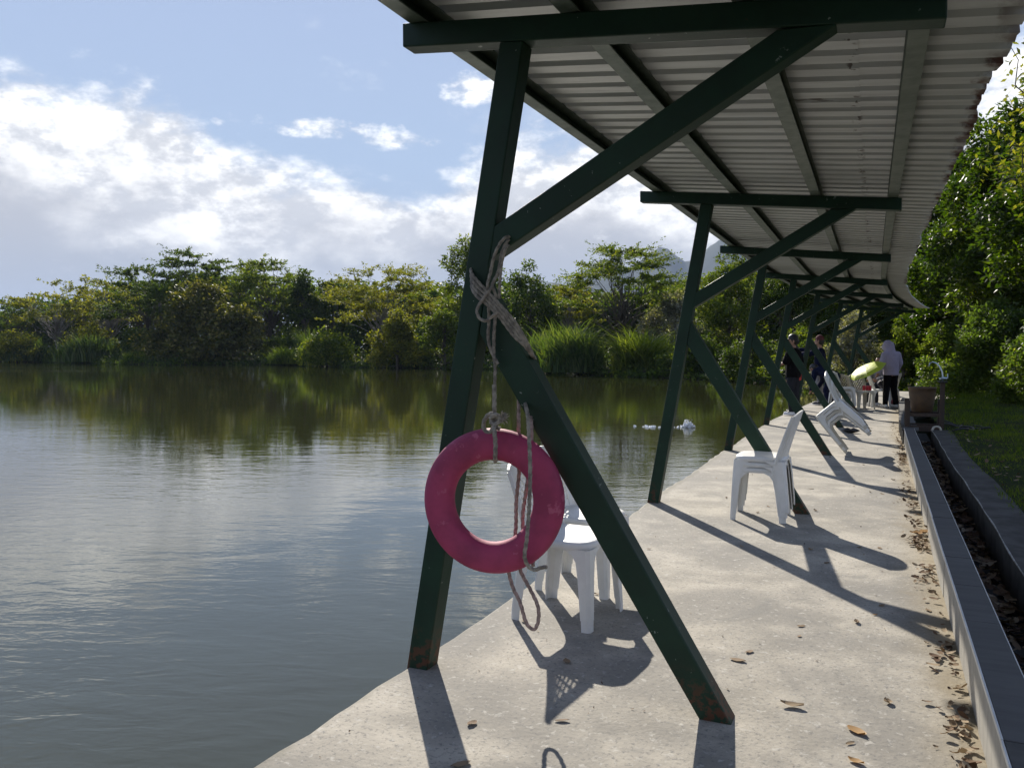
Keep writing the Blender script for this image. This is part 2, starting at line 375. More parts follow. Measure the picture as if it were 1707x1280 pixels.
# ------------------------------------------------------------------ terrain, water, deck
WATER_Z = -.40
shore = [(-0.2, -60), (-0.2, 22), (.3, 27), (1.3, 32), (-1.0, 37), (-5, 44.5), (-9, 49.5), (-14, 52.5), (-18.2, 55.5), (-25, 62), (-33, 69), (-41, 69.5), (-49, 70.5), (-58, 75),
         (-67, 77.5), (-76, 73), (-86, 73), (-98, 78), (-112, 80.5), (-135, 84), (-165, 70), (-185, 30), (-150, -40), (-80, -75)]
def terrain():
    xs = np.unique(np.concatenate([[-8000, -4000, -2000, -1000, -600, -400, -300, -240], np.arange(-200, 62, 1.6), [70, 90, 130, 200, 300, 500, 900, 2000, 4000, 8000]]))
    ys = np.unique(np.concatenate([[-8000, -3000, -1000, -400, -200, -140, -110], np.arange(-90, 132, 1.6), [140, 170, 220, 300, 450, 700, 1200, 2500, 5000, 8000]]))
    X, Y = np.meshgrid(xs, ys); n = len(shore)
    d = np.full(X.shape, 1e9); ins = np.zeros(X.shape, bool)
    for i in range(n):
        x1, y1 = shore[i]; x2, y2 = shore[(i + 1) % n]; dx, dy = x2 - x1, y2 - y1
        t = np.clip(((X - x1) * dx + (Y - y1) * dy) / (dx * dx + dy * dy), 0, 1)
        d = np.minimum(d, np.hypot(X - x1 - t * dx, Y - y1 - t * dy))
        c = ((y1 > Y) != (y2 > Y)); xi = (x2 - x1) * (Y - y1) / (y2 - y1 + 1e-12) + x1
        ins ^= c & (X < xi)
    sd = np.where(ins, -d, d)
    Z = np.interp(sd, [-6, -1.2, 0, .8, 2.2, 30, 400], [-2.2, -1.1, -.46, .0, .12, .5, 2.0])
    Z = Z + np.where(sd > 2, .10 * np.sin(X * .31) * np.cos(Y * .27), 0)
    near = (X > -3) & (X < 16) & (Y < 34); Z = np.where(near, np.minimum(Z, -.12), Z)
    V = np.stack([X, Y, Z], -1).reshape(-1, 3); w = len(xs)
    i = np.arange(len(ys) - 1)[:, None] * w + np.arange(w - 1)[None]; i = i.ravel()
    tag(npmesh('ground', V, np.stack([i, i + 1, i + 1 + w, i + w], -1), M['soil'], smooth=True), kind='structure')
terrain()
tag(MB().add([(-260, -120, WATER_Z), (60, -120, WATER_Z), (60, 140, WATER_Z), (-260, 140, WATER_Z)], [(0, 1, 2, 3)]).build('pond_water', M['water']), kind='structure')

def deck():
    lx = -1.90; S = list(np.arange(-4, 31.01, .16)); rg = random.Random(3); L = []; Rr = []
    for s in S:
        p = P(lx + rg.uniform(-.013, .013) + .012 * math.sin(s * 2.1), s); L.append(p)
        q = P(.36 + .09, s) if s > 13 else Vector((.45, s, 0))
        if s > 21.5: q = P(.45 + min(2.6, (s - 21.5) * 1.2), s)
        Rr.append(q)
    v = []; f = []; xs = [0, .012, .5, 1]
    for a, b in zip(L, Rr):
        for k, t in enumerate(xs):
            p = a.lerp(b, t if k != 1 else .012); z = -.018 if k == 0 else 0
            v.append((p.x, p.y, z + (rg.uniform(-.006, .004) if k == 0 else 0)))
        v.append((a.x + .01, a.y, -.16)); v.append((a.x + .05, a.y, -.16)); v.append((a.x + .05, a.y, -1.0))
        v.append((b.x, b.y, -1.0))
    w = 8
    for i in range(len(S) - 1):
        a = i * w; b = a + w
        f += [(a, a + 1, b + 1, b), (a + 1, a + 2, b + 2, b + 1), (a + 2, a + 3, b + 3, b + 2),
              (a + 4, a, b, b + 4), (a + 5, a + 4, b + 4, b + 5), (a + 6, a + 5, b + 5, b + 6), (a + 3, a + 7, b + 7, b + 3)]
    a = (len(S) - 1) * w; f += [(0, 4, 7, 3), (a + 3, a + 7, a + 4, a)]
    tag(MB().add(v, f).build('concrete_deck', M['concrete']), kind='structure')
deck()

# lawn to the right of the gutter
def lawn():
    xs = np.array([.88, 1.2, 1.7, 2.4, 3.4, 4.6, 6.5, 9, 13, 18]); ys = np.arange(-4, 44, .8); V = []
    for y in ys:
        for k, x in enumerate(xs):
            o = off(y) if y > 20 else 0
            st = max(0, (y - 22.5) * .9) if y > 22.5 else 0
            xx = x + min(o + st, 4.5) * max(0, 1 - k / 6)
            V.append((xx, y, .19 + (.03 * math.sin(xx * 2.1 + y) * math.cos(y * 1.3) if k > 1 else 0) + .02 * k))
    w = len(xs); i = (np.arange(len(ys) - 1)[:, None] * w + np.arange(w - 1)[None]).ravel()
    tag(npmesh('lawn', V, np.stack([i, i + 1, i + 1 + w, i + w], -1), M['lawnbase'], smooth=True), kind='structure')
lawn()

# ------------------------------------------------------------------ tiled kerb and leaf gutter
def kerb():
    t = empty('tiled_kerb', (.42, 7, 0)); tag(t, 'long low kerb clad in dark cap tiles and beige side tiles between the concrete deck and the leaf gutter', 'kerb')
    def put(mb, name, m): o = mb.build(name, m, bevel=.0015, seg=1); o.location = (0, 0, 0); o.parent = t; o.matrix_parent_inverse = Matrix.Translation((-.42, -7, 0)); return o
    rg = random.Random(5)
    put(MB().box((.425, 5.2, .105), (.118, 16.6, .21)), 'core', M['gutter'])
    y = -2.6
    while y < 13.4:
        l = min(.60, 13.5 - y); j = rg.uniform(-.0022, .0022); tz = rg.uniform(-.001, .002)
        put(MB().box((.361 + j, y + l / 2, .108), (.011, l - .004, .216)), 'side_tile', M['side'])
        put(MB().box((.424, y + l / 2, .227 + tz), (.128, l - .003, .016)), 'cap_tile', M['cap'])
        put(MB().box((.3555 + j * .5, y + l / 2, .2265 + tz), (.007, l - .002, .0185)), 'edge_trim', M['trim'])
        put(MB().box((.4905, y + l / 2, .2265 + tz), (.004, l - .002, .017)), 'edge_trim', M['trim'])
        y += l
    s = 13.5
    while s < 22.3:
        l = .6; d = PD(max(s + .3, 18)); rz = -math.atan2(d.x, d.y)
        c = P(.445, s + .3); c.x += .08 if s < 17.5 else .08 * max(0, 1 - (s - 17.5) / 3)
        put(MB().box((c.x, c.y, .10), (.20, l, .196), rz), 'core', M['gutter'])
        put(MB().box((c.x - .106, c.y, .098), (.011, l - .004, .196), rz), 'side_tile', M['side'])
        put(MB().box((c.x, c.y, .205), (.226, l - .003, .016), rz), 'cap_tile', M['cap'])
        s += l
kerb()
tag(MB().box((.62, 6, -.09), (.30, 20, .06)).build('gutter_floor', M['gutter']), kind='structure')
def gutter_wall():
    t = empty('gutter_wall', (.79, 6, 0)); tag(t, 'low grey concrete wall with a pale worn edge holding back the grass on the far side of the leaf gutter', 'wall')
    v = []; f = []; tr = []; ft = []; rg = random.Random(9); S = list(np.arange(-3, 13.81, .2))
    for s in S:
        j = .008 * math.sin(s * 1.1) + .003 * math.sin(s * 5.3); x0 = .725 + j; zt = .205 + .004 * math.sin(s * 3.1)
        v += [(x0, s, -.12), (x0, s, zt), (x0 + .24 + .02 * math.sin(s), s, zt), (x0 + .24, s, -.12)]
        tr += [(x0 - .003, s, zt - .005), (x0 - .003, s, zt + .003), (x0 + .003 + .003 * math.sin(s * 7), s, zt + .003)]
    for i in range(len(S) - 1):
        a = 4 * i; b = a + 4; f += [(a, a + 1, b + 1, b), (a + 1, a + 2, b + 2, b + 1), (a + 2, a + 3, b + 3, b + 2)]
        a = 3 * i; b = a + 3; ft += [(a, a + 1, b + 1, b), (a + 1, a + 2, b + 2, b + 1)]
    n = len(S) - 1; f += [(3, 2, 1, 0), (4 * n, 4 * n + 1, 4 * n + 2, 4 * n + 3)]
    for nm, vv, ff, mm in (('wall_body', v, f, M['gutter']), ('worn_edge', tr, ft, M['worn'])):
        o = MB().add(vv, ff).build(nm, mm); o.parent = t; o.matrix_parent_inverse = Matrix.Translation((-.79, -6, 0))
gutter_wall()

# ------------------------------------------------------------------ canopy
FR = [3.13 + 4.27 * i for i in range(7)]
def zr(X): return 2.64 - .1014 * X          # top of rafters / underside of purlins
def canopy():
    root = empty('waterside_canopy', (0, 0, 0)); tag(root, 'long lean-to canopy on dark green slanting steel frames with corrugated roof over the deck', 'canopy')
    for i, s in enumerate(FR):
        dz = -.035 if i == 0 else 0.
        sd = PD(s)
        def bm(X0, z0, X1, z1, w, h, name, cut=None):
            a = P(X0, s, z0); b = P(X1, s, z1)
            o = MB().beam(a, b, w, h, sd).build(name, M['green'], root, bevel=.006); return o
        def quad(pts, w, name):
            v = [P(x, s, z) + sd * (k * w / 2) for k in (-1, 1) for x, z in pts]; n = len(pts)
            f = [tuple(range(n)), tuple(reversed(range(n, 2 * n)))] + [(j, j + n, (j + 1) % n + n, (j + 1) % n) for j in range(n)]
            me = MB().add(v, f).build(name, M['green'], root)
            bmm = bmesh.new(); bmm.from_mesh(me.data); bmesh.ops.recalc_face_normals(bmm, faces=bmm.faces); bmm.to_mesh(me.data); bmm.free()
            b = me.modifiers.new('bevel', 'BEVEL'); b.width = .006; b.segments = 2
            return me
        X0, X1 = -1.97 if i else -1.89, .185
        quad([(X0, zr(X0) - .10 + dz), (X1, zr(X1) - .10 + dz), (X1, zr(X1) + dz), (X0, zr(X0) + dz)], .10, 'rafter')
        # post: slopes landwards, foot on the deck
        def px_(z): return -1.835 + z * .172
        zt = zr(-1.4) - .102 + dz
        quad([(px_(-.02) - .05, -.02), (px_(-.02) + .052, -.02), (px_(zt) + .052, zt - .006), (px_(zt) - .052, zt + .004)], .10, 'post')
        # upper brace
        ax, az = -1.49, 1.83; bx, bz = -.25, zr(-.25) - .102 + dz
        th = math.atan2(bz - az, bx - ax); hw = .05 / math.sin(th); hx = .05 / math.cos(th)
        quad([(px_(az - hx) + .051, az - hx - .0), (bx + hw, bz - .004), (bx - hw, bz + .004), (px_(az + hx) + .051, az + hx + .02)], .096, 'upper_brace')
        ax, az = -1.52, (1.585 if i == 0 else 1.56); bx = -.53
        th = math.atan2(az, bx - ax); hw = .051 / math.sin(th); hx = .051 / math.cos(th)
        quad([(bx - hw, -.02), (bx + hw, -.02), (px_(az + hx) + .051, az + hx - .01), (px_(az - hx) + .051, az - hx - .02)], .096, 'lower_brace')
    Sx = [-2.0, 3.13, 7.4, 11.67, 15.94, 18, 20.21, 22.3, 24.48, 26.6, 28.75, 29.0]
    for X in (-1.815, -1.13, -.47, .12):
        a = MB(); wb = MB()
        # lipped channel: bottom flange, web, top flange
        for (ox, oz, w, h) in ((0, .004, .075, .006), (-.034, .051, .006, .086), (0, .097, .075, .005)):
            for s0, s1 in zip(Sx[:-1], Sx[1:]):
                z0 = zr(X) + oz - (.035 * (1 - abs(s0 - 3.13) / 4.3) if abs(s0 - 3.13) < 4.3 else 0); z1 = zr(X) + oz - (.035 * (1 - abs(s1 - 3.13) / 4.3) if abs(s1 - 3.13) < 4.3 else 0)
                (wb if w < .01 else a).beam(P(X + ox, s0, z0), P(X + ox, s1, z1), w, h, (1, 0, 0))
        pu = a.build('purlin', M['galv'], root); wb.build('web', M['green'], pu)  # web coloured dark to stand in for deep shade inside the channel
    # corrugated sheets, two rows that lap over the land-side bays
    rib = .197; ph = 3.853 - rib * 40; prof = [(0, 0), (.112, 0), (.126, .032), (.183, .032), (.197, 0)]
    rg = random.Random(21)
    def sheet(k0, nr, Xa, Xb, lift, ragged):
        nx = 14 if ragged else 6; xs = [Xa + (Xb - Xa) * (i / (nx - 1)) ** (.55 if ragged else 1) for i in range(nx)]
        st = []
        for r in range(nr):
            for (d, hh) in prof[:-1] if r < nr - 1 else prof + [(.245, 0)]: st.append((ph + (k0 + r) * rib + d, hh))
        v = []; f = []; n = len(st)
        xe = []
        for (s, hh) in st:
            bite = 0
            if ragged and s < 19: bite = max(0, math.sin(s * 2.3) * math.sin(s * .9 + 1) - .25) * .07 + rg.uniform(0, .012)
            xe.append(bite)
        for j, (s, hh) in enumerate(st):
            sag = -.035 * max(0, 1 - abs(s - 3.13) / 4.3)
            for i, X in enumerate(xs):
                X2 = X - (xe[j] if i == nx - 1 else 0)
                p = P(X2, s, zr(X2) + .1005 + hh + lift + sag + (rg.uniform(-.003, .001) if (ragged and i > nx - 3) else 0)); v.append(tuple(p))
        for j in range(n - 1):
            for i in range(nx - 1):
                a = j * nx + i; f.append((a, a + 1, a + nx + 1, a + nx))
        MB().add(v, f).build('roof_sheet', M['roof'], root, me_name='roof_sheet')
    total = int((28.95 + 2.0) / rib); k = int((-2.0 - ph) / rib); end = k + total; i = 0
    while k < end:
        sheet(k, 5, -1.90, -.10, .0 + .0012 * (i % 2), False)
        sheet(k, 5, -.19, .50, .0035 + .0012 * (i % 2), True)
        k += 5; i += 1
    return root
canopy()

# ------------------------------------------------------------------ far hills and haze
def hills():
    rg = np.random.default_rng(4)
    def ridge(name, D, pts, depth, m):
        xs = np.arange(-260, 1900, 14.); ys = np.interp(xs, [p[0] for p in pts], [p[1] for p in pts])
        ph_ = rg.uniform(0, 6, 12); nz = sum(np.sin(xs / (90 / (1 + k * .9)) + ph_[k]) / (1 + k) for k in range(9)) * 1.0
        V = []; rows = 12
        for j in range(rows):
            t = j / (rows - 1)                     # 0 foot in front .. .7 crest .. 1 behind
            for i, xp in enumerate(xs):
                dd = D + (t - .7) * depth; gx, gy = gp(xp, dd)
                H = max(0, hz(ys[i] + nz[i], D)); pr = np.interp(t, [0, .7, 1], [0, 1, .35])
                sp = .10 * H * math.sin(i * .9 + 3 * t) * math.sin(math.pi * t)
                V.append((gx, gy, H * pr ** 1.3 + sp - 2))
        w = len(xs); i = (np.arange(rows - 1)[:, None] * w + np.arange(w - 1)[None]).ravel()
        tag(npmesh(name, V, np.stack([i, i + 1, i + 1 + w, i + w], -1), m, smooth=True), kind='structure')
    mm = mat('forested_hill', (.022, .032, .020), (.035, .045, .028), .004, .95, 0, spec=.03)
    ridge('far_hills', 3400, [(-260, 560), (300, 548), (600, 530), (760, 505), (880, 486), (930, 462), (975, 441), (1010, 434), (1060, 416), (1095, 411), (1120, 414), (1150, 408), (1260, 390), (1400, 400), (1600, 420), (1900, 440)], 1500, mm)
hills()
def haze():
    m = bpy.data.materials.new('pale_haze'); m.use_nodes = True; nt = m.node_tree; nt.nodes.clear()
    o = nt.nodes.new('ShaderNodeOutputMaterial'); v = nt.nodes.new('ShaderNodeVolumePrincipled'); v.inputs['Color'].default_value = (.62, .76, 1, 1)
    v.inputs['Density'].default_value = 1.15e-4; v.inputs['Anisotropy'].default_value = 0.; nt.links.new(v.outputs[0], o.inputs['Volume'])
    b = MB().box((-1000, 1500, 248.8), (12400, 12400, 504.4)).build('haze', m); tag(b, kind='stuff')
    return b
haze()
# ------------------------------------------------------------------ vegetation
G_dark = [(0, (0.012, 0.027, 0.009)), (0.45, (0.03, 0.06, 0.015)), (0.8, (0.06, 0.105, 0.024)), (1, (0.1275, 0.1575, 0.0375))]
G_mid = [(0, (0.0189, 0.0405, 0.0108)), (0.45, (0.0486, 0.0891, 0.0189)), (0.8, (0.0945, 0.1418, 0.0297)), (1, (0.1755, 0.2025, 0.0473))]
G_yel = [(0, (0.0308, 0.044, 0.011)), (0.45, (0.0825, 0.1045, 0.0242)), (0.8, (0.143, 0.1595, 0.0385)), (1, (0.22, 0.209, 0.055))]
G_oliv = [(0, (0.0234, 0.026, 0.0104)), (0.4, (0.065, 0.065, 0.0208)), (0.75, (0.13, 0.1105, 0.0338)), (1, (0.312, 0.221, 0.104))]
G_silver = [(0, (.06, .065, .05)), (.5, (.15, .155, .13)), (1, (.34, .34, .32))]
G_grass = [(0, (0.0176, 0.0396, 0.0088)), (0.5, (0.0495, 0.0935, 0.0198)), (1, (0.11, 0.1595, 0.0385))]
G_reed = [(0, (0.0182, 0.0442, 0.0182)), (0.5, (0.0468, 0.091, 0.0338)), (1, (0.1105, 0.156, 0.0715))]
G_bright = [(0, (.035, .06, .012)), (.5, (.085, .12, .026)), (1, (.19, .22, .07))]
_sc = lambda v, a, b: [(p, (c[0] * a, c[1] * b, c[2])) for p, c in v]
G_dark, G_mid, G_yel, G_oliv = _sc(G_dark, 1.35, 1.15), _sc(G_mid, 1.45, 1.2), _sc(G_yel, 1.35, 1.2), _sc(G_oliv, .95, 1.1)
G_grass, G_reed = _sc(G_grass, 1.5, 1.25), _sc(G_reed, 1.3, 1.1)
LM = {k: leafmat('foliage_' + k, v, tr, .6, (1.95, 1.9, .42), sp * .35) for k, v, tr, sp in (
    ('dark_green', G_dark, .42, .35), ('mid_green', G_mid, .45, .35), ('yellow_green', G_yel, .48, .3), ('olive_brown', G_oliv, .38, .6), ('silvery', G_silver, .3, .5),
    ('grass', G_grass, .5, .3), ('blue_green_reed', G_reed, .42, .4), ('bright_green', G_bright, .55, .35))}
LM['near'] = leafmat('foliage_broad_leaf', [(0, (.012, .024, .006)), (.5, (.027, .046, .008)), (.85, (.085, .108, .016)), (.97, (.13, .16, .025)), (1, (.32, .26, .03))], .55, .42, (1.7, 2.0, .32), .25)
LM['near_light'] = leafmat('foliage_light_broad_leaf', [(0, (.030, .050, .014)), (.5, (.070, .105, .026)), (.85, (.12, .16, .04)), (1, (.26, .25, .07))], .5, .45, (1.4, 1.6, .40), .25)

def leafgeo(Cn, L, W, outd=None, outk=.6, up=.0, rg=RNG, fold=.12):
    n = len(Cn); d = rg.normal(size=(n, 3))
    d /= np.linalg.norm(d, axis=1, keepdims=True)
    if outd is not None: d = d + outd * outk
    d[:, 2] = d[:, 2] * .7 + up
    d /= np.linalg.norm(d, axis=1, keepdims=True)
    s = np.cross(d, rg.normal(size=(n, 3)) * .6 + np.array([0, 0, 1.])); s /= np.linalg.norm(s, axis=1, keepdims=True) + 1e-9
    nn = np.cross(s, d)
    l = (L * rg.uniform(.65, 1.25, n))[:, None]; w = (W * rg.uniform(.7, 1.2, n))[:, None]
    V = np.stack([Cn, Cn + d * l * .45 + s * w * .5 + nn * w * fold, Cn + d * l, Cn + d * l * .45 - s * w * .5 + nn * w * fold], 1).reshape(-1, 3)
    b = np.arange(n)[:, None] * 4
    F = np.concatenate([b + np.array([0, 1, 2]), b + np.array([0, 2, 3])], 1).reshape(-1, 3)
    return V, F
def limb(mb, a, b, r0, r1, rg, n=5, wob=.06, k=6):
    a = Vector(a); b = Vector(b); L = (b - a).length; pts = []
    for i in range(k + 1):
        t = i / k; p = a.lerp(b, t) + Vector((rg.uniform(-1, 1), rg.uniform(-1, 1), rg.uniform(-.5, .5))) * wob * L * math.sin(math.pi * t)
        p.z += L * .08 * math.sin(math.pi * t * .5) ; pts.append(p)
    pts[0] = a
    mb.tube(pts, [r0 + (r1 - r0) * i / k for i in range(k + 1)], n)
    return pts
def tree(name, label, cat, x, y, H, Rad, kind='tier', leaf='mid_green', n=7000, size=(.30, .15), base=.0, crown0=.3, pads=26, seed=1, group=None, lean=(0, 0), bark='bark', tr=.02, asp=1.):
    rg = random.Random(seed); rn = np.random.default_rng(seed)
    root = empty(name, (x, y, base)); tag(root, label, cat, group)
    mb = MB(); pc = []; zb = crown0 * H
    top = Vector((lean[0] * H, lean[1] * H, H * (.62 if kind == 'tier' else .7)))
    limb(mb, (0, 0, -.3), top, tr * H, tr * H * .35, rg, 7, .03, 8)
    for i in range(pads):
        a = i * 2.39996 + rg.uniform(-.4, .4); q = (i + .5) / pads
        rr = Rad * math.sqrt(rg.uniform(.02, 1)) * .92
        if kind == 'tier':
            zz = zb + (H - zb) * (1 - .50 * (rr / Rad) ** 2) * rg.choice([1, .97, .88, .76, .62, .5])
            pr = Rad * rg.uniform(.22, .40); th = pr * .22
        elif kind == 'loose':
            zz = zb + (H - zb) * rg.uniform(.05, 1) * (1 - .35 * (rr / Rad) ** 2); rr *= (.55 + .45 * math.sin(math.pi * min(1, (zz - zb) / (H - zb) * .9 + .1)))
            pr = Rad * rg.uniform(.16, .30); th = pr * .75
        else:
            t = rg.uniform(0, 1); e = math.asin(t ** .8) ; rr = Rad * math.cos(e) * rg.uniform(.6, 1.0); zz = zb + (H - zb) * math.sin(e) * rg.uniform(.75, 1.) 
            pr = Rad * rg.choice([.12, .16, .2, .26, .32]); th = pr * .8; rr *= rg.uniform(.85, 1.12); zz *= rg.uniform(.9, 1.06)
        c = Vector((math.cos(a) * rr + top.x * zz / H, math.sin(a) * rr * asp + top.y * zz / H, min(zz, H * 1.02) - th * .4))
        pc.append((c, pr, th))
        if i % 2 == 0 or kind == 'tier':
            f = rg.uniform(.25, .75) * min(1, c.z / top.z)
            st = Vector((0, 0, 0)).lerp(top, f); limb(mb, st, c - Vector((0, 0, th * .5)), tr * H * .30, tr * H * .06, rg, 4, .08, 5)
    tk = mb.build('trunk', M[bark], root, smooth=True)
    w = np.array([p[1] ** 2 for p in pc]); w = w / w.sum(); cnt = (w * n).astype(int); CC = []; OD = []
    for (c, pr, th), k in zip(pc, cnt):
        c = np.array(c)
        if k < 1: continue
        if kind == 'tier':
            tw = max(5, k // 26); ang = rn.uniform(0, 6.283, tw); ln = pr * rn.uniform(.55, 1.25, tw); el = rn.normal(.16, .16, tw)
            od = c[:2] / (np.linalg.norm(c[:2]) + 1e-6); bx = np.cos(ang) + od[0] * .55; by = np.sin(ang) + od[1] * .55
            which = rn.integers(0, tw, k); t = rn.uniform(.05, 1, k) ** .75
            dirs = np.stack([bx, by, np.tan(el)], -1); q = dirs[which] * (ln[which] * t)[:, None]
            q += rn.normal(size=(k, 3)) * np.array([.05, .05, .035]) * pr; p = c + q; o = dirs[which]
        else:
            u = rn.normal(size=(k, 3)); u /= np.linalg.norm(u, axis=1, keepdims=True)
            r = rn.uniform(.25, 1.25, k)[:, None] ** .7; q = u * r * np.array([pr, pr, th]); q[:, 2] += .1 * th * rn.normal(size=k); p = c + q; o = u
        CC.append(p); OD.append(o)
    CC = np.concatenate(CC); OD = np.concatenate(OD)
    keep = CC[:, 2] > .02
    V, F = leafgeo(CC[keep], size[0], size[1], OD[keep], .7 if kind == 'tier' else .5, .0 if kind != 'tier' else .12, rn)
    npmesh('crown', V, F, LM[leaf], root)
    return root
def ptree(name, label, cat, xp, D, ytop, hw, **k):
    x, y = gp(xp, D); base = k.pop('base', .05); H = hz(ytop, D) - base
    return tree(name, label, cat, x, y, H, hw / FPX * D, base=base, **k)

GT = 'trees along the far bank'
far = [
 # xp, D, ytop, half-width px, kind, leaf, n, label
 (28, 132, 494, 62, 'tier', 'dark_green', 4500, 'low dark spreading tree standing at the left edge of the photo behind the reeds', 1),
 (96, 127, 470, 66, 'tier', 'yellow_green', 4200, 'olive spreading tree with an open see-through crown near the left end of the bank', 2),
 (143, 130, 455, 22, 'loose', 'yellow_green', 900, 'thin sparse treetop poking up behind the olive open-crowned tree', 3),
 (186, 122, 468, 50, 'tier', 'yellow_green', 3600, 'small yellowish spreading tree between the open-crowned tree and the tall dark group', 4),
 (248, 116, 442, 66, 'tier', 'dark_green', 7000, 'dark layered tree behind the palm', 5),
 (322, 116, 417, 64, 'tier', 'dark_green', 8500, 'tallest dark layered tree of the left group, topped by a vine-draped tip', 6),
 (390, 121, 428, 55, 'tier', 'mid_green', 7000, 'layered tree right of the tallest one with a ragged sideways branch at its top', 7),
 (452, 114, 434, 62, 'tier', 'mid_green', 8500, 'broad layered tree with upswept sprays above the brown hibiscus bush', 8),
 (508, 110, 452, 34, 'dome', 'dark_green', 5000, 'dark rounded tree left of the pale feathery tree', 9),
 (556, 113, 458, 36, 'dome', 'dark_green', 5000, 'dark flat-topped tree partly behind the pale feathery tree', 10),
 (642, 96, 448, 92, 'tier', 'yellow_green', 11000, 'pale yellow-green feathery spreading tree in the middle of the far bank', 11),
 (722, 100, 466, 48, 'loose', 'mid_green', 5000, 'medium green tree between the feathery tree and the tall tree behind the near post', 12),
 (782, 92, 390, 58, 'loose', 'mid_green', 9500, 'tall rounded bright tree rising behind the near canopy post', 13),
 (884, 84, 442, 58, 'dome', 'dark_green', 8500, 'dark round-headed tree seen just right of the near post', 14),
 (948, 88, 468, 44, 'tier', 'yellow_green', 5000, 'yellowish low tree between the dark round tree and the tiered tree', 15),
 (1036, 68, 409, 88, 'tier', 'mid_green', 13000, 'tiered umbrella-shaped tree standing alone against the hazy hills', 16),
 (1125, 66, 476, 62, 'dome', 'silvery', 9000, 'silvery grey shrubby tree right of the tiered tree', 17),
 (1135, 76, 452, 60, 'dome', 'mid_green', 5000, 'green tree crown just behind the silvery shrub', 18),
 (1215, 57, 398, 62, 'loose', 'mid_green', 10500, 'tall loose tree draped with vines seen between the second and third canopy frames', 19),
 (1310, 52, 425, 66, 'loose', 'dark_green', 10500, 'tall dark tree behind the third and fourth canopy frames', 20),
 (1405, 49, 420, 64, 'loose', 'dark_green', 9500, 'tall dark tree behind the far end of the canopy', 21),
 (1490, 45, 425, 60, 'loose', 'dark_green', 9000, 'dark tree closing the view beyond the end of the deck', 22),
]
for xp, D, yt, hw, kind, leaf, n, lab, sd in far:
    n = int(n * 1.5)
    ptree({'tier': 'spreading_tree', 'dome': 'round_tree', 'loose': 'tall_tree'}[kind], lab, 'tree', xp, D, yt, hw, kind=kind, leaf=leaf, n=n, seed=sd + 40, group=GT,
          size=(.0032 * D, .0016 * D) if kind == 'tier' else (.0040 * D, .0021 * D), crown0=.22 if kind == 'tier' else .10, pads=60 if kind == 'tier' else 60,
          bark='palebark' if leaf == 'yellow_green' else 'bark', tr=.016)
GB = 'bushes on the far bank'
bush = [
 (345, 103, 470, 105, 'olive_brown', 15000, 'big dome-shaped hibiscus bush with brownish large leaves hanging to the water', (.50, .38), 31),
 (455, 104, 560, 30, 'bright_green', 2200, 'low light green bush on the grassy gap beside the brown hibiscus bush', (.4, .2), 32),
 (545, 89, 553, 60, 'mid_green', 6500, 'low rounded green bush on the bank below the dark trees', (.34, .2), 33),
 (662, 81, 521, 50, 'yellow_green', 8000, 'dense yellow-green bush overhanging the water left of the near post', (.30, .2), 34),
 (742, 80, 508, 44, 'mid_green', 6500, 'vine-covered bush just left of the near post', (.30, .18), 35),
 (700, 86, 548, 70, 'dark_green', 5500, 'dark low thicket behind the yellow-green bush', (.34, .2), 36),
 (1165, 52, 565, 70, 'dark_green', 9000, 'dark low bush at the water behind the second canopy frame', (.2, .12), 37),
 (1255, 46, 560, 64, 'dark_green', 9000, 'dark low bush at the water behind the third canopy frame', (.18, .11), 38),
 (1335, 42, 552, 62, 'mid_green', 8000, 'green bush at the water behind the men', (.17, .10), 39),
 (1420, 34, 520, 62, 'silvery', 9500, 'pale grey-green shrub behind the yellow umbrella', (.13, .075), 40),
 (1352, 37, 560, 34, 'dark_green', 5500, 'small dark bush left of the pale shrub beyond the pointing man', (.13, .075), 41),
 (1505, 31, 548, 36, 'bright_green', 6500, 'bright green weedy bush behind the person in the lilac hoodie', (.13, .05), 42),
 (150, 118, 540, 60, 'yellow_green', 4200, 'yellow-flecked low bush above the dark reeds at left', (.40, .24), 43),
 (28, 118, 546, 52, 'yellow_green', 3500, 'sunlit low bush at the far left above the reeds', (.40, .24), 44),
 (228, 112, 545, 40, 'dark_green', 4200, 'dark bush at the foot of the palm', (.36, .22), 45),
 (876, 70, 590, 30, 'yellow_green', 2600, 'small pale bush at the water right of the near brace', (.22, .12), 46),
]
for xp, D, yt, hw, leaf, n, lab, sz, sd in bush:
    ptree('bush', lab, 'bush', xp, D, yt, hw, kind='dome', leaf=leaf, n=n, seed=sd + 7, group=GB, size=sz, crown0=.02, pads=46, base=-.25, tr=.03, asp=.55)

# palm
def palm():
    x, y = gp(268, 106); root = empty('palm', (x, y, 0)); tag(root, 'small fan palm with a shaggy dark crown in front of the tall dark trees', 'palm', GT)
    mb = MB(); H = hz(505, 106)
    mb.tube([(1.1, 0, 0), (.7, 0, H * .3), (.2, 0, H * .7), (0, 0, H)], [.24, .2, .18, .2], 7); mb.build('trunk', M['bark'], root, smooth=True)
    rn = np.random.default_rng(2); C_ = []; O_ = []
    for i in range(46):
        a = rn.uniform(0, 6.28); e = rn.uniform(-.9, 1.3); r = 1.5; d = np.array([math.cos(a) * math.cos(e), math.sin(a) * math.cos(e), math.sin(e)])
        fc = np.array([0, 0, H]) + d * r
        for k in range(26):
            C_.append(fc + rn.normal(size=3) * .1); O_.append(d + rn.normal(size=3) * .45)
    C_ = np.array(C_); O_ = np.array(O_); O_ /= np.linalg.norm(O_, axis=1, keepdims=True)
    V, F = leafgeo(C_, 1.1, .12, O_, 6, -.15, rn); npmesh('crown', V, F, LM['dark_green'], root)
palm()

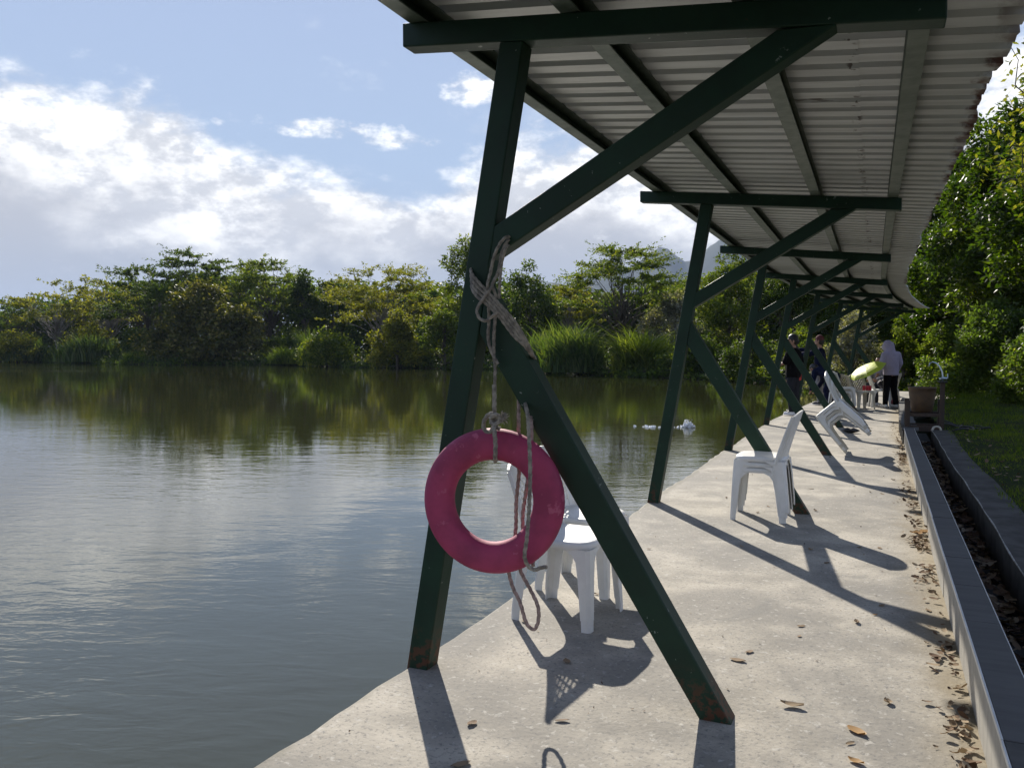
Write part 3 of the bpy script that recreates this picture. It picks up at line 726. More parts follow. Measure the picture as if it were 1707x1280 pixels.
# blades: reeds, tall grass, lawn
def blades(base, Hh, width, lean, rn, seg=3, ldir=None):
    n = len(base); a = rn.uniform(0, 6.283, n); ld = np.stack([np.cos(a), np.sin(a), 0 * a], -1) if ldir is None else ldir
    h = Hh * rn.uniform(.55, 1.15, n); ln = lean * rn.uniform(.2, 1.3, n) * h; sdv = np.stack([-ld[:, 1], ld[:, 0], 0 * a], -1)
    b2 = rn.uniform(0, 6.283, n); sdv = np.stack([np.cos(b2), np.sin(b2), 0 * a], -1); V = []
    for i in range(seg + 1):
        t = i / seg; c = base + np.array([0, 0, 1.]) * (h * (t - .28 * t ** 3 * lean))[:, None] + ld * (ln * t ** 2)[:, None]
        w = width * (1 - t) ** .6 * .5 if i < seg else 0
        if i < seg: V += [c - sdv * w, c + sdv * w]
        else: V += [c]
    V = np.stack(V, 1); m = V.shape[1]; V = V.reshape(-1, 3); b = np.arange(n)[:, None] * m; F = []
    for i in range(seg - 1): F += [b + np.array([2 * i, 2 * i + 1, 2 * i + 3]), b + np.array([2 * i, 2 * i + 3, 2 * i + 2])]
    i = seg - 1; F += [b + np.array([2 * i, 2 * i + 1, 2 * i + 2])]
    return V, np.concatenate(F, 1).reshape(-1, 3)
def reedbed(name, label, cat, xp, D, ytop, hw, leaf, n, lean=.55, width=.05, depth=1.6, seed=1, ylow=0, group='tall grasses on the far bank'):
    rn = np.random.default_rng(seed); x, y = gp(xp, D); H = hz(ytop, D) + .2; Rr = hw / FPX * D
    root = empty(name, (x, y, -.2)); tag(root, label, cat, group)
    r = np.sqrt(rn.uniform(0, 1, n)); a = rn.uniform(0, 6.283, n)
    u = r * np.cos(a); v = r * np.sin(a) * depth / max(Rr, .1)
    b = np.stack([u * Rr * .8 * _RT[0] + v * Rr * _F0[0], u * Rr * .8 * _RT[1] + v * Rr * _F0[1], 0 * u], -1)
    cl = rn.integers(0, 26, n); cc = rn.uniform(-.8, .8, (26, 2)); b[:, :2] = b[:, :2] * .6 + .4 * (cc[cl, :1] * Rr * _RT[:2] + cc[cl, 1:] * depth * _F0[:2])
    ch = rn.uniform(.45, 1.15, 26); hgt = H * (1 - .35 * np.abs(u) ** 2) * ch[cl] * rn.uniform(.7, 1.1, n)
    V, F = blades(b, hgt, width, lean, rn, 4)
    st = rn.uniform(size=n) < .5
    npmesh('blades', V, F, LM[leaf], root)
    return root
reedbed('tall_grass', 'large blue-green clump of tall grass at the water right of the near brace', 'tall grass', 955, 60, 528, 72, 'blue_green_reed', 3000, .6, .13, 2.2, 3)
reedbed('tall_grass', 'blue-green tall grass rising behind the large clump beside the near brace', 'tall grass', 905, 66, 545, 46, 'blue_green_reed', 1600, .5, .14, 2, 4)
reedbed('tall_grass', 'bright yellow-green arching grass clump left of the second canopy post', 'tall grass', 1066, 57, 528, 60, 'bright_green', 2300, .9, .12, 1.6, 5)
reedbed('tall_grass', 'green tall grass between the silvery shrub and the second canopy post', 'tall grass', 1120, 62, 540, 40, 'grass', 1200, .7, .12, 1.6, 6)
reedbed('tall_grass', 'dark reeds along the water at the far left edge', 'reeds', 40, 119, 556, 66, 'blue_green_reed', 2000, .5, .22, 3, 7)
reedbed('tall_grass', 'dark reeds along the water left of the palm', 'reeds', 150, 110, 552, 72, 'blue_green_reed', 2400, .5, .22, 3, 8)
reedbed('tall_grass', 'pale grasses at the water in front of the palm', 'tall grass', 225, 104, 582, 26, 'grass', 1300, .6, .09, 1.5, 9)
reedbed('tall_grass', 'wispy tall grass behind the low grassy bank in the middle', 'tall grass', 512, 98, 545, 26, 'blue_green_reed', 1800, .5, .08, 1.5, 10)
reedbed('tall_grass', 'sunlit low grass on the open bank beside the brown hibiscus bush', 'grass', 478, 95, 574, 40, 'grass', 3500, .7, .08, 2.5, 11)

# ground-hugging growth along the whole far bank, and the woods far behind
def undergrowth():
    rn = np.random.default_rng(17); pts = [(-5, 44.5), (-9, 49.5), (-14, 52.5), (-18.2, 55.5), (-25, 62), (-33, 69), (-41, 69.5), (-49, 70.5), (-58, 75), (-67, 77.5), (-76, 73), (-86, 73), (-98, 78), (-112, 80.5), (-135, 84), (-150, 78)]
    pts = [(1.0, 33), (-1.0, 37.5)] + pts
    C_ = []; S_ = []
    for (a, b) in zip(pts[:-1], pts[1:]):
        a = np.array(a); b = np.array(b); L = np.linalg.norm(b - a); k = int(L * 210); t = rn.uniform(0, 1, k); nrm = np.array([-(b - a)[1], (b - a)[0]]) / L
        if nrm @ np.array([-.4, 1]) < 0: nrm = -nrm
        w = rn.uniform(0, 1, k) ** 1.3 * 5.5; p = a + (b - a) * t[:, None] + nrm * (w - .5)[:, None]
        lump = .5 + .5 * np.sin(p[:, 0] * .9 + np.sin(p[:, 1] * 1.3) * 1.5)
        z = -.38 + rn.uniform(0, 1, k) ** 1.2 * (.5 + 1.2 * lump) * np.minimum(1, .35 + w * .45)
        C_.append(np.column_stack([p, z]))
    C_ = np.concatenate(C_); V, F = leafgeo(C_, .34, .16, None, 0, .1, rn)
    tag(npmesh('bank_undergrowth', V, F, LM['dark_green']), kind='stuff', label='dark tangled undergrowth along the waterline of the far bank')
    C_ = []
    for xp in np.arange(-160, 1640, 3.):
        D = float(np.interp(xp, [-160, 0, 450, 700, 1000, 1250, 1640], [150, 146, 135, 118, 100, 84, 66])); x, y = gp(xp, D + 0); top = np.interp(xp, [-160, 40, 130, 300, 600, 850, 1000, 1200, 1400, 1640], [530, 525, 505, 470, 485, 490, 500, 478, 455, 440]) + 12 * math.sin(xp * .05) + 7 * math.sin(xp * .13)
        H = hz(top, D); k = 120; z = rn.uniform(0, 1, k) ** .8 * H; q = np.column_stack([x + rn.normal(size=k) * 1.5 * D / 100, y + rn.uniform(-5, 5, k), z]); C_.append(q)
    C_ = np.concatenate(C_); V, F = leafgeo(C_, .95, .6, None, 0, .1, rn)
    tag(npmesh('distant_woods', V, F, LM['dark_green']), kind='stuff', label='continuous dark woods behind the trees of the far bank')
undergrowth()

# lawn grass
def lawngrass():
    rn = np.random.default_rng(23); B = []; Hs = []
    for (y0, y1, n) in ((1.5, 8, 26000), (8, 14, 32000), (14, 22, 34000), (22, 34, 26000)):
        y = rn.uniform(y0, y1, n); x = .93 + rn.uniform(0, 1, n) ** 1.25 * (3.2 + .30 * y)
        if y0 >= 22: x += (y - 22.5) * .8
        x = x + np.where(rn.uniform(size=n) < .5, rn.normal(size=n) * .05, 0)
        cl = .5 + .5 * np.sin(x * 5.1 + np.sin(y * 3.7) * 2) * np.cos(y * 4.3 + x)
        edge = np.clip((x - .95 - .15 * np.sin(y * 2.3)) / .5, 0, 1)
        keep = rn.uniform(size=n) < .25 + .75 * edge; x, y, cl, edge = x[keep], y[keep], cl[keep], edge[keep]
        B.append(np.stack([x, y, np.full(len(x), .185) + .02 * np.clip(x - 1, 0, 6)], -1)); Hs.append((.05 + .11 * cl) * (.5 + .5 * edge) * (1 if y0 < 22 else 1.8))
    B = np.concatenate(B); Hs = np.concatenate(Hs)
    V, F = blades(B, Hs, .0085, .8, rn, 2)
    tag(npmesh('lawn_grass', V, F, LM['grass']), kind='stuff', label='dark green shaded grass beside the leaf gutter')
lawngrass()

# the wall of broad-leaved trees on the right
GN = 'broad-leaved trees on the right'
near = [
 ('tall_tree', 'nearest large broad-leaved tree overhanging the lawn at the right edge', 'tree', 1800, 16.5, 150, 150, 'loose', 'near', 20000, (.15, .075), .42, 90),
 ('tall_tree', 'large glossy-leaved tree filling the right side above the pale bush', 'tree', 1688, 24, 150, 130, 'loose', 'near', 42000, (.185, .095), .22, 130),
 ('tall_tree', 'glossy tree leaning behind the roof edge halfway down the deck', 'tree', 1606, 29, 235, 92, 'loose', 'near', 32000, (.19, .10), .15, 110),
 ('tall_tree', 'dark tree just behind the far end of the canopy roof', 'tree', 1560, 34, 380, 58, 'loose', 'dark_green', 14000, (.19, .10), .03, 80),
 ('tall_tree', 'darkest tall tree in the second row behind the right-hand trees', 'tree', 1740, 38, 130, 170, 'dome', 'dark_green', 18000, (.38, .22), .02, 90),
 ('tall_tree', 'back-row dark tree rising between the roof edge and the right-hand trees', 'tree', 1620, 46, 310, 95, 'dome', 'dark_green', 13000, (.40, .24), .02, 80),
]
for i, (nm, lab, cat, xp, D, yt, hw, kind, leaf, n, sz, c0, pads) in enumerate(near):
    ptree(nm, lab, cat, xp, D, yt, hw, kind=kind, leaf=leaf, n=n, size=sz, crown0=c0, pads=pads, seed=200 + i, group=GN, base=.15, tr=.018)
nb = [
 (1676, 21.5, 486, 96, 'near_light', 21000, 'pale green leafy bush in front of the right-hand trees', (.12, .06), 60),
 (1602, 27, 515, 62, 'near_light', 12000, 'light green bush behind the rusty tub stand', (.13, .065), 61),
 (1762, 17.5, 500, 90, 'near_light', 11000, 'light green bush cut by the right edge of the photo', (.11, .055), 62),
 (1552, 31, 560, 40, 'bright_green', 6500, 'sunlit weeds bush left of the pipe above the tub', (.13, .05), 63),
 (1650, 25, 588, 95, 'grass', 9000, 'low grassy scrub at the foot of the right-hand bushes', (.14, .05), 64),
]
for xp, D, yt, hw, leaf, n, lab, sz, sd in nb:
    ptree('bush', lab, 'bush', xp, D, yt, hw, kind='dome', leaf=leaf, n=n, seed=sd, group='bushes on the right', size=sz, crown0=.0, pads=60, base=.12, tr=.02, asp=.8)
# yellow-leaved thin twigs near the roof edge at the top right
def twig_tree():
    x, y = gp(1790, 12.2); root = empty('tall_tree', (x, y, .15)); tag(root, 'thin tree with sparse yellowing leaves reaching over the roof edge at the top right', 'tree', GN)
    rg = random.Random(4); rn = np.random.default_rng(8); mb = MB(); C_ = []
    tgt = [(1660, 100, 11.0), (1690, 175, 11.5), (1655, 235, 12), (1640, 290, 12.5), (1700, 60, 11), (1705, 140, 12), (1720, 210, 12.5), (1680, 262, 12.6)]
    top = Vector((0, 0, 4.2)); mb.tube([(0, 0, -.3), (.05, 0, 2.2), top], [.09, .07, .04], 6)
    for (a, b, D) in tgt:
        gx, gy = gp(a, D); e = Vector((gx - x, gy - y, hz(b, D) - .15)); pts = limb(mb, (0.05, 0, rg.uniform(2.4, 4.1)), e, .028, .004, rg, 4, .09, 8)
        for p in pts[3:]:
            for _ in range(15):
                C_.append(np.array(p) + rn.normal(size=3) * .16)
    mb.build('trunk', M['bark'], root, smooth=True)
    V, F = leafgeo(np.array(C_), .115, .05, None, 0, -.3, rn); npmesh('crown', V, F, LM['yellow_green'], root)
twig_tree()
# ------------------------------------------------------------------ white monobloc chairs
def chair_parts(m='plastic'):
    root = empty('plastic_chair'); mm = M[m]
    # seat: rounded square with a turned-down rim, local front = +Y
    def ring(hx, hy, z, n=28, e=5.0, yo=0.):
        out = []
        for i in range(n):
            a = 2 * math.pi * i / n; c, s = math.cos(a), math.sin(a)
            r = (abs(c) ** e + abs(s) ** e) ** (-1 / e); x = c * r * hx; y = s * r * hy
            x *= 1 + .04 * (y / hy); out.append((x, y + yo, z))
        return out
    mb = MB(); rings = [ring(.198, .196, .394), ring(.206, .203, .399), ring(.204, .201, .425), ring(.195, .192, .437), ring(.18, .178, .438), ring(.12, .12, .429), ring(.04, .04, .426)]
    v = []; f = []; n = 28
    for r in rings: v += r
    for i in range(len(rings) - 1):
        for j in range(n): f.append((i * n + j, i * n + (j + 1) % n, (i + 1) * n + (j + 1) % n, (i + 1) * n + j))
    f.append(tuple((len(rings) - 1) * n + j for j in range(n)))
    inner = [ring(.192, .190, .394), ring(.192, .190, .42)]; b = len(v)
    for r in inner: v += r
    for j in range(n):
        f.append((b + j, j, (j + 1) % n, b + (j + 1) % n)); f.append((b + n + j, b + j, b + (j + 1) % n, b + n + (j + 1) % n))
    mb.add(v, f); mb.build('seat', mm, root, smooth=True)
    # legs: tapered angle sections
    for sx in (-1, 1):
        for sy in (1, -1):
            mb = MB(); v = []; f = []
            for z, w, sp in ((0, .046, .016), (.055, .048, .015), (.058, .052, .015), (.25, .062, .007), (.34, .072, .003), (.375, .092, .001), (.395, .13, 0), (.405, .18, 0)):
                X = sx * (.205 + sp); Y = sy * (.202 + sp * (1.0 if sy > 0 else 2.2) - .0); th = .006; a = w if sy > 0 else w * 1.12
                lim = .19; wx = min(w, lim); wy = min(a, lim); cr = min(.018, wx * .3)
                pts = [(X - sx * cr, Y), (X - sx * wx, Y), (X - sx * wx, Y - sy * th), (X - sx * (cr + th), Y - sy * th), (X - sx * th, Y - sy * (cr + th)), (X - sx * th, Y - sy * wy), (X, Y - sy * wy), (X, Y - sy * cr)]
                v += [(p[0], p[1], z) for p in pts]
            for i in range(7):
                for j in range(8):
                    q = (i * 8 + j, i * 8 + (j + 1) % 8, (i + 1) * 8 + (j + 1) % 8, (i + 1) * 8 + j); f.append(q if sx * sy > 0 else q[::-1])
            f.append(tuple(range(8))); mb.add(v, f).build('leg', mm, root)
    # backrest: stiles, rails and diagonal lattice on a gently wrapped surface
    def S(u, t, d=0.):
        w = .196 - .014 * t; x = u * w
        y = -.185 - .10 * t - .02 * t * t + .042 * u * u * (1 - .3 * t) + d; z = .40 + .39 * t + .018 * (1 - u * u) * (t > .8) * (t - .8) * 5
        return Vector((x, y, z))
    def strip(mb, path, wid, th, vert=True):
        v = []; f = []; k = len(path)
        for i, (u, t) in enumerate(path):
            u0, t0 = path[max(0, i - 1)]; u1, t1 = path[min(k - 1, i + 1)]; du = (u1 - u0) * .19; dt = (t1 - t0) * .375; L = math.hypot(du, dt) or 1
            nu, nt_ = -dt / L, du / L; w = wid[i] if hasattr(wid, '__len__') else wid
            for s_ in (-1, 1):
                p = S(u + s_ * nu * w / 2 / .19, t + s_ * nt_ * w / 2 / .375)
                v += [p + Vector((0, -th / 2, 0)), p + Vector((0, th / 2, 0))]
        for i in range(k - 1):
            a = 4 * i; b = a + 4; f += [(a, b, b + 2, a + 2), (a + 1, a + 3, b + 3, b + 1), (a, a + 1, b + 1, b), (a + 2, b + 2, b + 3, a + 3)]
        f += [(0, 2, 3, 1), (4 * k - 4, 4 * k - 3, 4 * k - 1, 4 * k - 2)]; mb.add(v, f)
    mb = MB(); N = 8
    for s_ in (-1, 1): strip(mb, [(s_ * (.90 + .0 * i / N), -.06 + i / N * .98) for i in range(N + 1)], [.062 - .016 * math.sin(math.pi * min(1, i / N * 1.1)) for i in range(N + 1)], .020)
    strip(mb, [(-.97 + 1.94 * i / 10, .93 - .05 * abs(-1 + 2 * i / 10) ** 4) for i in range(11)], .062, .016)
    strip(mb, [(-.85 + 1.7 * i / 8, .10) for i in range(9)], .075, .010)
    for s_ in (-1, 1):   # turned edges of the stiles
        mb.tube([S(s_ * 1.04, -.05 + i / 8 * 1.0, .008) for i in range(9)], .011, 6)
    bk = mb.build('backrest', mm, root)
    mb = MB()
    for s_ in (-1, 1):
        for c in np.arange(-1.7, 1.71, .30):
            pts = []
            for i in range(9):
                t = .17 + i / 8 * .67; u = c + s_ * (t - .5) * 1.55
                if abs(u) < .86: pts.append((u, t))
            if len(pts) > 1: strip(mb, pts, .012, .008 + .001 * s_)
    mb.build('lattice', mm, bk)
    return root
def put(o, mtx, label, group):
    o.matrix_world = mtx; o['label'] = label; o['category'] = 'chair'
    if group: o['group'] = group
def pose(x, y, z, deg_face, lift=0.):
    """deg_face: compass heading of the chair front, 0 = +Y, 90 = +X"""
    return Matrix.Translation((x, y, z)) @ Matrix.Rotation(R(-deg_face), 4, 'Z')
proto = chair_parts(); first = [True]
proto_old = chair_parts('plastic_old'); first_old = [True]
def chair(mtx, label, group, old=False):
    fl, pr = (first_old, proto_old) if old else (first, proto)
    o = pr if fl[0] else copy_tree(pr); fl[0] = False; put(o, mtx, label, group); return o
GC = 'white plastic chairs'
chair(pose(-1.475, 4.05, 0, 96), 'white lattice-backed plastic chair nearest the camera, behind the pink ring', GC)
chair(pose(-1.575, 4.60, 0, 93), 'white plastic chair standing just behind the nearest single chair, its seat showing past it', GC)
for k, w in enumerate(('bottom', 'middle', 'top')):
    chair(pose(-.895 + .010 * k, 7.10, .046 * k, -90 + k) @ Matrix.Diagonal((.965 + .0175 * k, .965 + .0175 * k, 1, 1)), '%s chair of the upright stack of three by the second brace' % w, GC)
base = Matrix.Translation((-.40, 12.02, 0)) @ Matrix.Rotation(R(-42), 4, 'Y') @ Matrix.Rotation(R(90), 4, 'Z') @ Matrix.Translation((0, -.215, 0))
for k, w in enumerate(('lowest', 'second lowest', 'middle', 'second highest', 'topmost')):
    chair(base @ Matrix.Translation((0, -.006 * k, .046 * k)) @ Matrix.Diagonal((.94 + .015 * k, .94 + .015 * k, 1, 1)), '%s chair of the tipped stack of five leaning on the third brace' % w, GC, old=(k in (0, 2)))
chair(pose(-.36, 21.15, 0, 148), 'weathered chair facing the camera with red cans on its seat', GC, True)
chair(pose(.03, 21.95, 0, 80), 'white chair carrying a patterned bag beside the lilac hoodie person', GC)
for k, w in enumerate(('bottom', 'middle', 'top')):
    chair(pose(-.80 + .02 * k, 20.75, .046 * k, 62), '%s chair of the small stack left of the chair with cans' % w, GC, old=(k == 1))
chair(pose(-.72, 21.75, 0, 30), 'grubby chair half hidden behind the small stack near the yellow umbrella', GC, True)
chair(pose(.20, 23.0, 0, -60), 'cream chair behind the bag chair, under the seated person', GC, True)

# ------------------------------------------------------------------ life ring and ropes
def ring_and_ropes():
    Yr = 2.975; c = Vector(ony(822.5, 834, Yr)); prof = []; n = 72; k = 22; v = []; f = []; Ro, Ri = .2905, .166
    rg = random.Random(3)
    for i in range(n):
        a = 2 * math.pi * i / n; rm = (Ro + Ri) / 2 * (1 + .004 * math.sin(3 * a)); hw = (Ro - Ri) / 2
        for j in range(k):
            b = 2 * math.pi * j / k; cb, sb = math.cos(b), math.sin(b); e = 2.5; q = (abs(cb) ** e + abs(sb) ** e) ** (-1 / e)
            rr = rm + cb * q * hw + (.0022 if j in (0, k // 2) else 0) * (1 if j == 0 else -1); yy = sb * q * .05
            v.append((rr * math.cos(a), yy, rr * math.sin(a)))
    for i in range(n):
        for j in range(k): f.append((i * k + j, i * k + (j + 1) % k, ((i + 1) % n) * k + (j + 1) % k, ((i + 1) % n) * k + j))
    root = MB().add(v, f).build('life_ring', M['pink'], smooth=True); root.location = c; root.rotation_euler = (R(-3), R(4), R(10))
    tag(root, 'worn pink foam life ring hanging by a rope against the near green post', 'life ring')
    def zc(l, x0, y0, s): return [(x0 + a * s, y0 + b * s) + tuple(r) for a, b, *r in l]
    def rope(name, pts, parent, m='rope', r=.0066, Y=2.985):
        P3 = [Vector(ony(p[0], p[1], p[2] if len(p) > 2 else Y)) for p in pts]
        # Catmull-Rom resample
        out = []; n = len(P3)
        for i in range(n - 1):
            p0, p1, p2, p3 = P3[max(0, i - 1)], P3[i], P3[i + 1], P3[min(n - 1, i + 2)]; L = (p2 - p1).length; st = max(2, int(L / .007))
            for q in range(st):
                t = q / st; out.append(.5 * ((2 * p1) + (p2 - p0) * t + (2 * p0 - 5 * p1 + 4 * p2 - p3) * t * t + (3 * p1 - p0 - 3 * p2 + p3) * t ** 3))
        out.append(P3[-1]); tw = []; acc = 0
        for i, p in enumerate(out):
            if i: acc += (p - out[i - 1]).length
            tw.append(acc * 2 * math.pi / .085)
        return MB().tube(out, r, 12, twist=tw).build(name, M[m], parent, smooth=False)
    Z4 = lambda l: zc(l, 680, 360, .2343); Z5 = lambda l: zc(l, 680, 660, .3125)
    rt = empty('tied_rope', tuple(ony(830, 480, 3.0))); tag(rt, 'worn grey rope wound round the near post and hanging down past the pink ring', 'rope')
    inv = Matrix.Translation(-Vector(rt.location))
    a, b, g = 3.055, 3.04, 3.07
    L = [
     ('rope_strand', 'rope', Z4([(735, 165, 3.19), (728, 150, 3.10), (690, 158, 3.055), (650, 205, 3.05), (612, 290, 3.05), (588, 400, 3.045), (566, 500, 3.035), (572, 600, 3.04), (577, 750, 3.05), (570, 860, 3.05), (592, 960, 3.045), (640, 1052, 3.04)])),
     ('rope_strand', 'rope', Z4([(738, 185, 3.19), (715, 172, 3.08), (672, 250, 3.055), (642, 400, 3.05), (600, 490, 3.035), (622, 560, 3.04), (622, 700, 3.05), (612, 850, 3.05), (612, 1000, 3.05), (620, 1060, 3.045), (618, 1200, 3.04), (616, 1320, 3.02), (614, 1450, 2.99)])),
     ('rope_strand', 'rope', Z4([(740, 200, 3.19), (700, 220, 3.055), (668, 330, 3.05), (655, 450, 3.05), (648, 590, 3.05)])),
     ('rope_loop', 'rope', Z4([(600, 505, 3.03), (535, 590, 3.02), (492, 665, 3.01), (508, 725, 3.0), (552, 746, 3.0), (600, 715, 3.01), (640, 680, 3.02)])),
    ]
    for q in range(4):
        o = q * 31
        L.append(('rope_strand', 'rope', Z4([(505 - q, 315 + o, 3.20), (462 - q * 3, 345 + o * 1.2, 3.13), (450 + q * 3, 400 + o * 1.3, 3.06), (500, 470 + o * 1.2, 3.035), (572, 545 + o, 3.03), (662, 640 + o, 3.03), (765 - q * 4, 760 + o, 3.035), (832 - q * 3, 870 + o * .5, 3.05), (888 - q * 4, 985, 3.10), (905 - q * 3, 1020, 3.20)])))
    L += [('hanging_rope', 'rope_pink', Z5([(490, -330, 3.19), (560, -120, 3.20), (588, -20, 3.15), (591, 120, 3.04), (590, 215, 3.045), (592, 330, 3.045), (592, 420, 3.05), (578, 560, 3.04), (574, 720, 3.05), (545, 860, 3.05), (537, 930, 3.04), (560, 1020, 3.03), (598, 1100, 3.02), (632, 1210, 3.02), (672, 1242, 3.02), (695, 1200, 3.02), (693, 1120, 3.02), (652, 1030, 3.03), (604, 940, 3.04), (590, 880, 3.05)])),
          ('hanging_rope', 'rope', Z5([(500, -330, 3.21), (580, -110, 3.21), (618, 5, 3.16), (630, 60, 3.04), (640, 110, 2.96), (648, 260, 2.915), (652, 420, 2.905), (646, 600, 2.905), (634, 760, 2.905), (622, 850, 2.91), (638, 900, 2.93), (672, 926, 2.94), (712, 914, 2.93), (742, 912, 2.93)])),
          ('hanging_rope', 'rope_pink', Z5([(510, -330, 3.22), (600, -100, 3.22), (645, 40, 3.18), (656, 120, 3.08), (660, 240, 3.045), (645, 400, 3.05), (628, 520, 3.04), (612, 640, 3.04), (620, 760, 3.05), (662, 850, 3.05), (668, 905, 3.02)]))]
    for nm, m, pts in L:
        o = rope(nm, pts, rt, m, r=.0078 if nm == 'hanging_rope' else .0066); o.matrix_parent_inverse = inv
    # the rope that carries the ring: knot, eye, frayed tail, turn round the foam
    kr = empty('ring_hanging_rope', tuple(ony(824, 700, 2.97))); tag(kr, 'short rope with a knot and frayed tuft tied round the top of the pink ring', 'rope')
    inv2 = Matrix.Translation(-Vector(kr.location))
    for nm, pts in (('rope_strand', Z5([(461, -60, 3.0), (461, 60, 2.98), (459, 120, 2.965), (462, 190, 2.91), (467, 260, 2.905), (465, 325, 2.915), (466, 345, 2.975), (460, 300, 3.04), (458, 200, 3.035), (455, 150, 2.975)])),
                    ('rope_eye', Z5([(480, 130, 2.95), (455, 95, 2.945), (425, 105, 2.955), (404, 145, 2.96), (412, 185, 2.955), (440, 192, 2.95), (462, 165, 2.945), (490, 175, 2.945)])),
                    ('knot', Z5([(440, 118, 2.94), (470, 100, 2.93), (490, 125, 2.935), (470, 150, 2.93), (445, 140, 2.945), (455, 112, 2.95), (485, 105, 2.94), (505, 120, 2.94)]))):
        o = rope(nm, pts, kr, r=.0088); o.matrix_parent_inverse = inv2
    mb = MB(); rr = random.Random(6); c0 = Vector(ony(*Z5([(498, 118)])[0][:2], 2.94))
    for i in range(90):
        d = Vector((rr.gauss(.6, .6), rr.gauss(0, .5), rr.gauss(.25, .75))).normalized(); L_ = rr.uniform(.012, .034); mb.tube([c0, c0 + d * L_ * .5, c0 + d * L_ + Vector((0, 0, rr.uniform(-.006, .004)))], [.0028, .0022, .0012], 4)
    mb.ball(c0, .012, 8, 6); o = mb.build('frayed_tuft', M['rope'], kr); o.matrix_parent_inverse = inv2
ring_and_ropes()

# ------------------------------------------------------------------ tub on its stand with the pipe
def tub():
    cx_, cy_ = .65, 14.3; root = empty('tub_stand', (cx_, cy_, .1)); tag(root, 'brown square stand of timber posts and rails straddling the gutter', 'stand')
    w = .235
    for ix in (-1, 1):
        for iy in (-1, 1):
            top = .90 if (ix > 0 and iy < 0) else .62
            MB().box((ix * w, iy * w, (top - .1) / 2 - .0), (.066, .05, top - .1)).build('post', M['wood'], root, bevel=.003)
    for z in (.09, .30):
        for iy in (-1, 1): MB().box((0, iy * w, z), (2 * w - .068, .036, .05 if z > .2 else .085)).build('rail', M['wood'], root, bevel=.003)
        for ix in (-1, 1): MB().box((ix * w, 0, z + .002), (.036, 2 * w - .052, .046 if z > .2 else .08)).build('rail', M['wood'], root, bevel=.003)
    MB().box((w, -w, .812), (.13, .12, .022)).build('cap', M['black'], root, bevel=.003)
    tb = empty('rusty_tub', (cx_ - .03, cy_, .428)); tag(tb, 'round brown tapering tub sitting in the timber stand', 'tub')
    MB().lathe([(.001, .004), (.135, .004), (.150, .015), (.172, .15), (.19, .30), (.198, .365), (.206, .375), (.206, .39), (.196, .392), (.186, .36), (.165, .15), (.14, .03), (.001, .03)], n=36).build('tub_body', M['rust'], tb, smooth=True)
    pp = empty('tap_pipe', (cx_ + w, cy_ - w, .934)); tag(pp, 'curved bluish swan-neck pipe with a tap on top of the stand post', 'tap')
    MB().tube([(0, 0, -.01), (0, 0, .05), (-.01, 0, .13), (-.045, 0, .21), (-.09, 0, .262), (-.14, 0, .28), (-.175, 0, .262), (-.19, 0, .215)], .011, 10).build('spout', M['chrome'], pp, smooth=True)
    MB().tube([(-.045, 0, .02), (.0, 0, .035), (.06, 0, .03)], .020, 8).build('tap_body', M['chrome'], pp, smooth=True)
    MB().box((.065, 0, .07), (.015, .02, .07)).build('tap_handle', M['chrome'], pp, bevel=.003)
    hs = MB(); rg = random.Random(5); pts = [(.98 + .25 * math.sin(t * 1.3) + .05 * t, 14.0 - .55 * math.cos(t * .9) + .06 * t, .22 + .02 * math.sin(t * 5) + .03 * max(0, math.sin(t * 2))) for t in np.arange(0, 9, .2)]
    hs.tube(pts, .014, 6); tag(hs.build('garden_hose', M['black'], smooth=True), 'black hose tangled on the grass right of the stand', 'hose')
    mb = MB(); mb.tube([(.80 + .055 * math.cos(a), 13.75, .20 + .055 * math.sin(a)) for a in np.linspace(-.6, 3.8, 16)], .016, 8); tag(mb.build('pipe_elbow', M['plastic_old'], smooth=True), 'pale curved plastic pipe end under the tub stand', 'pipe')
tub()

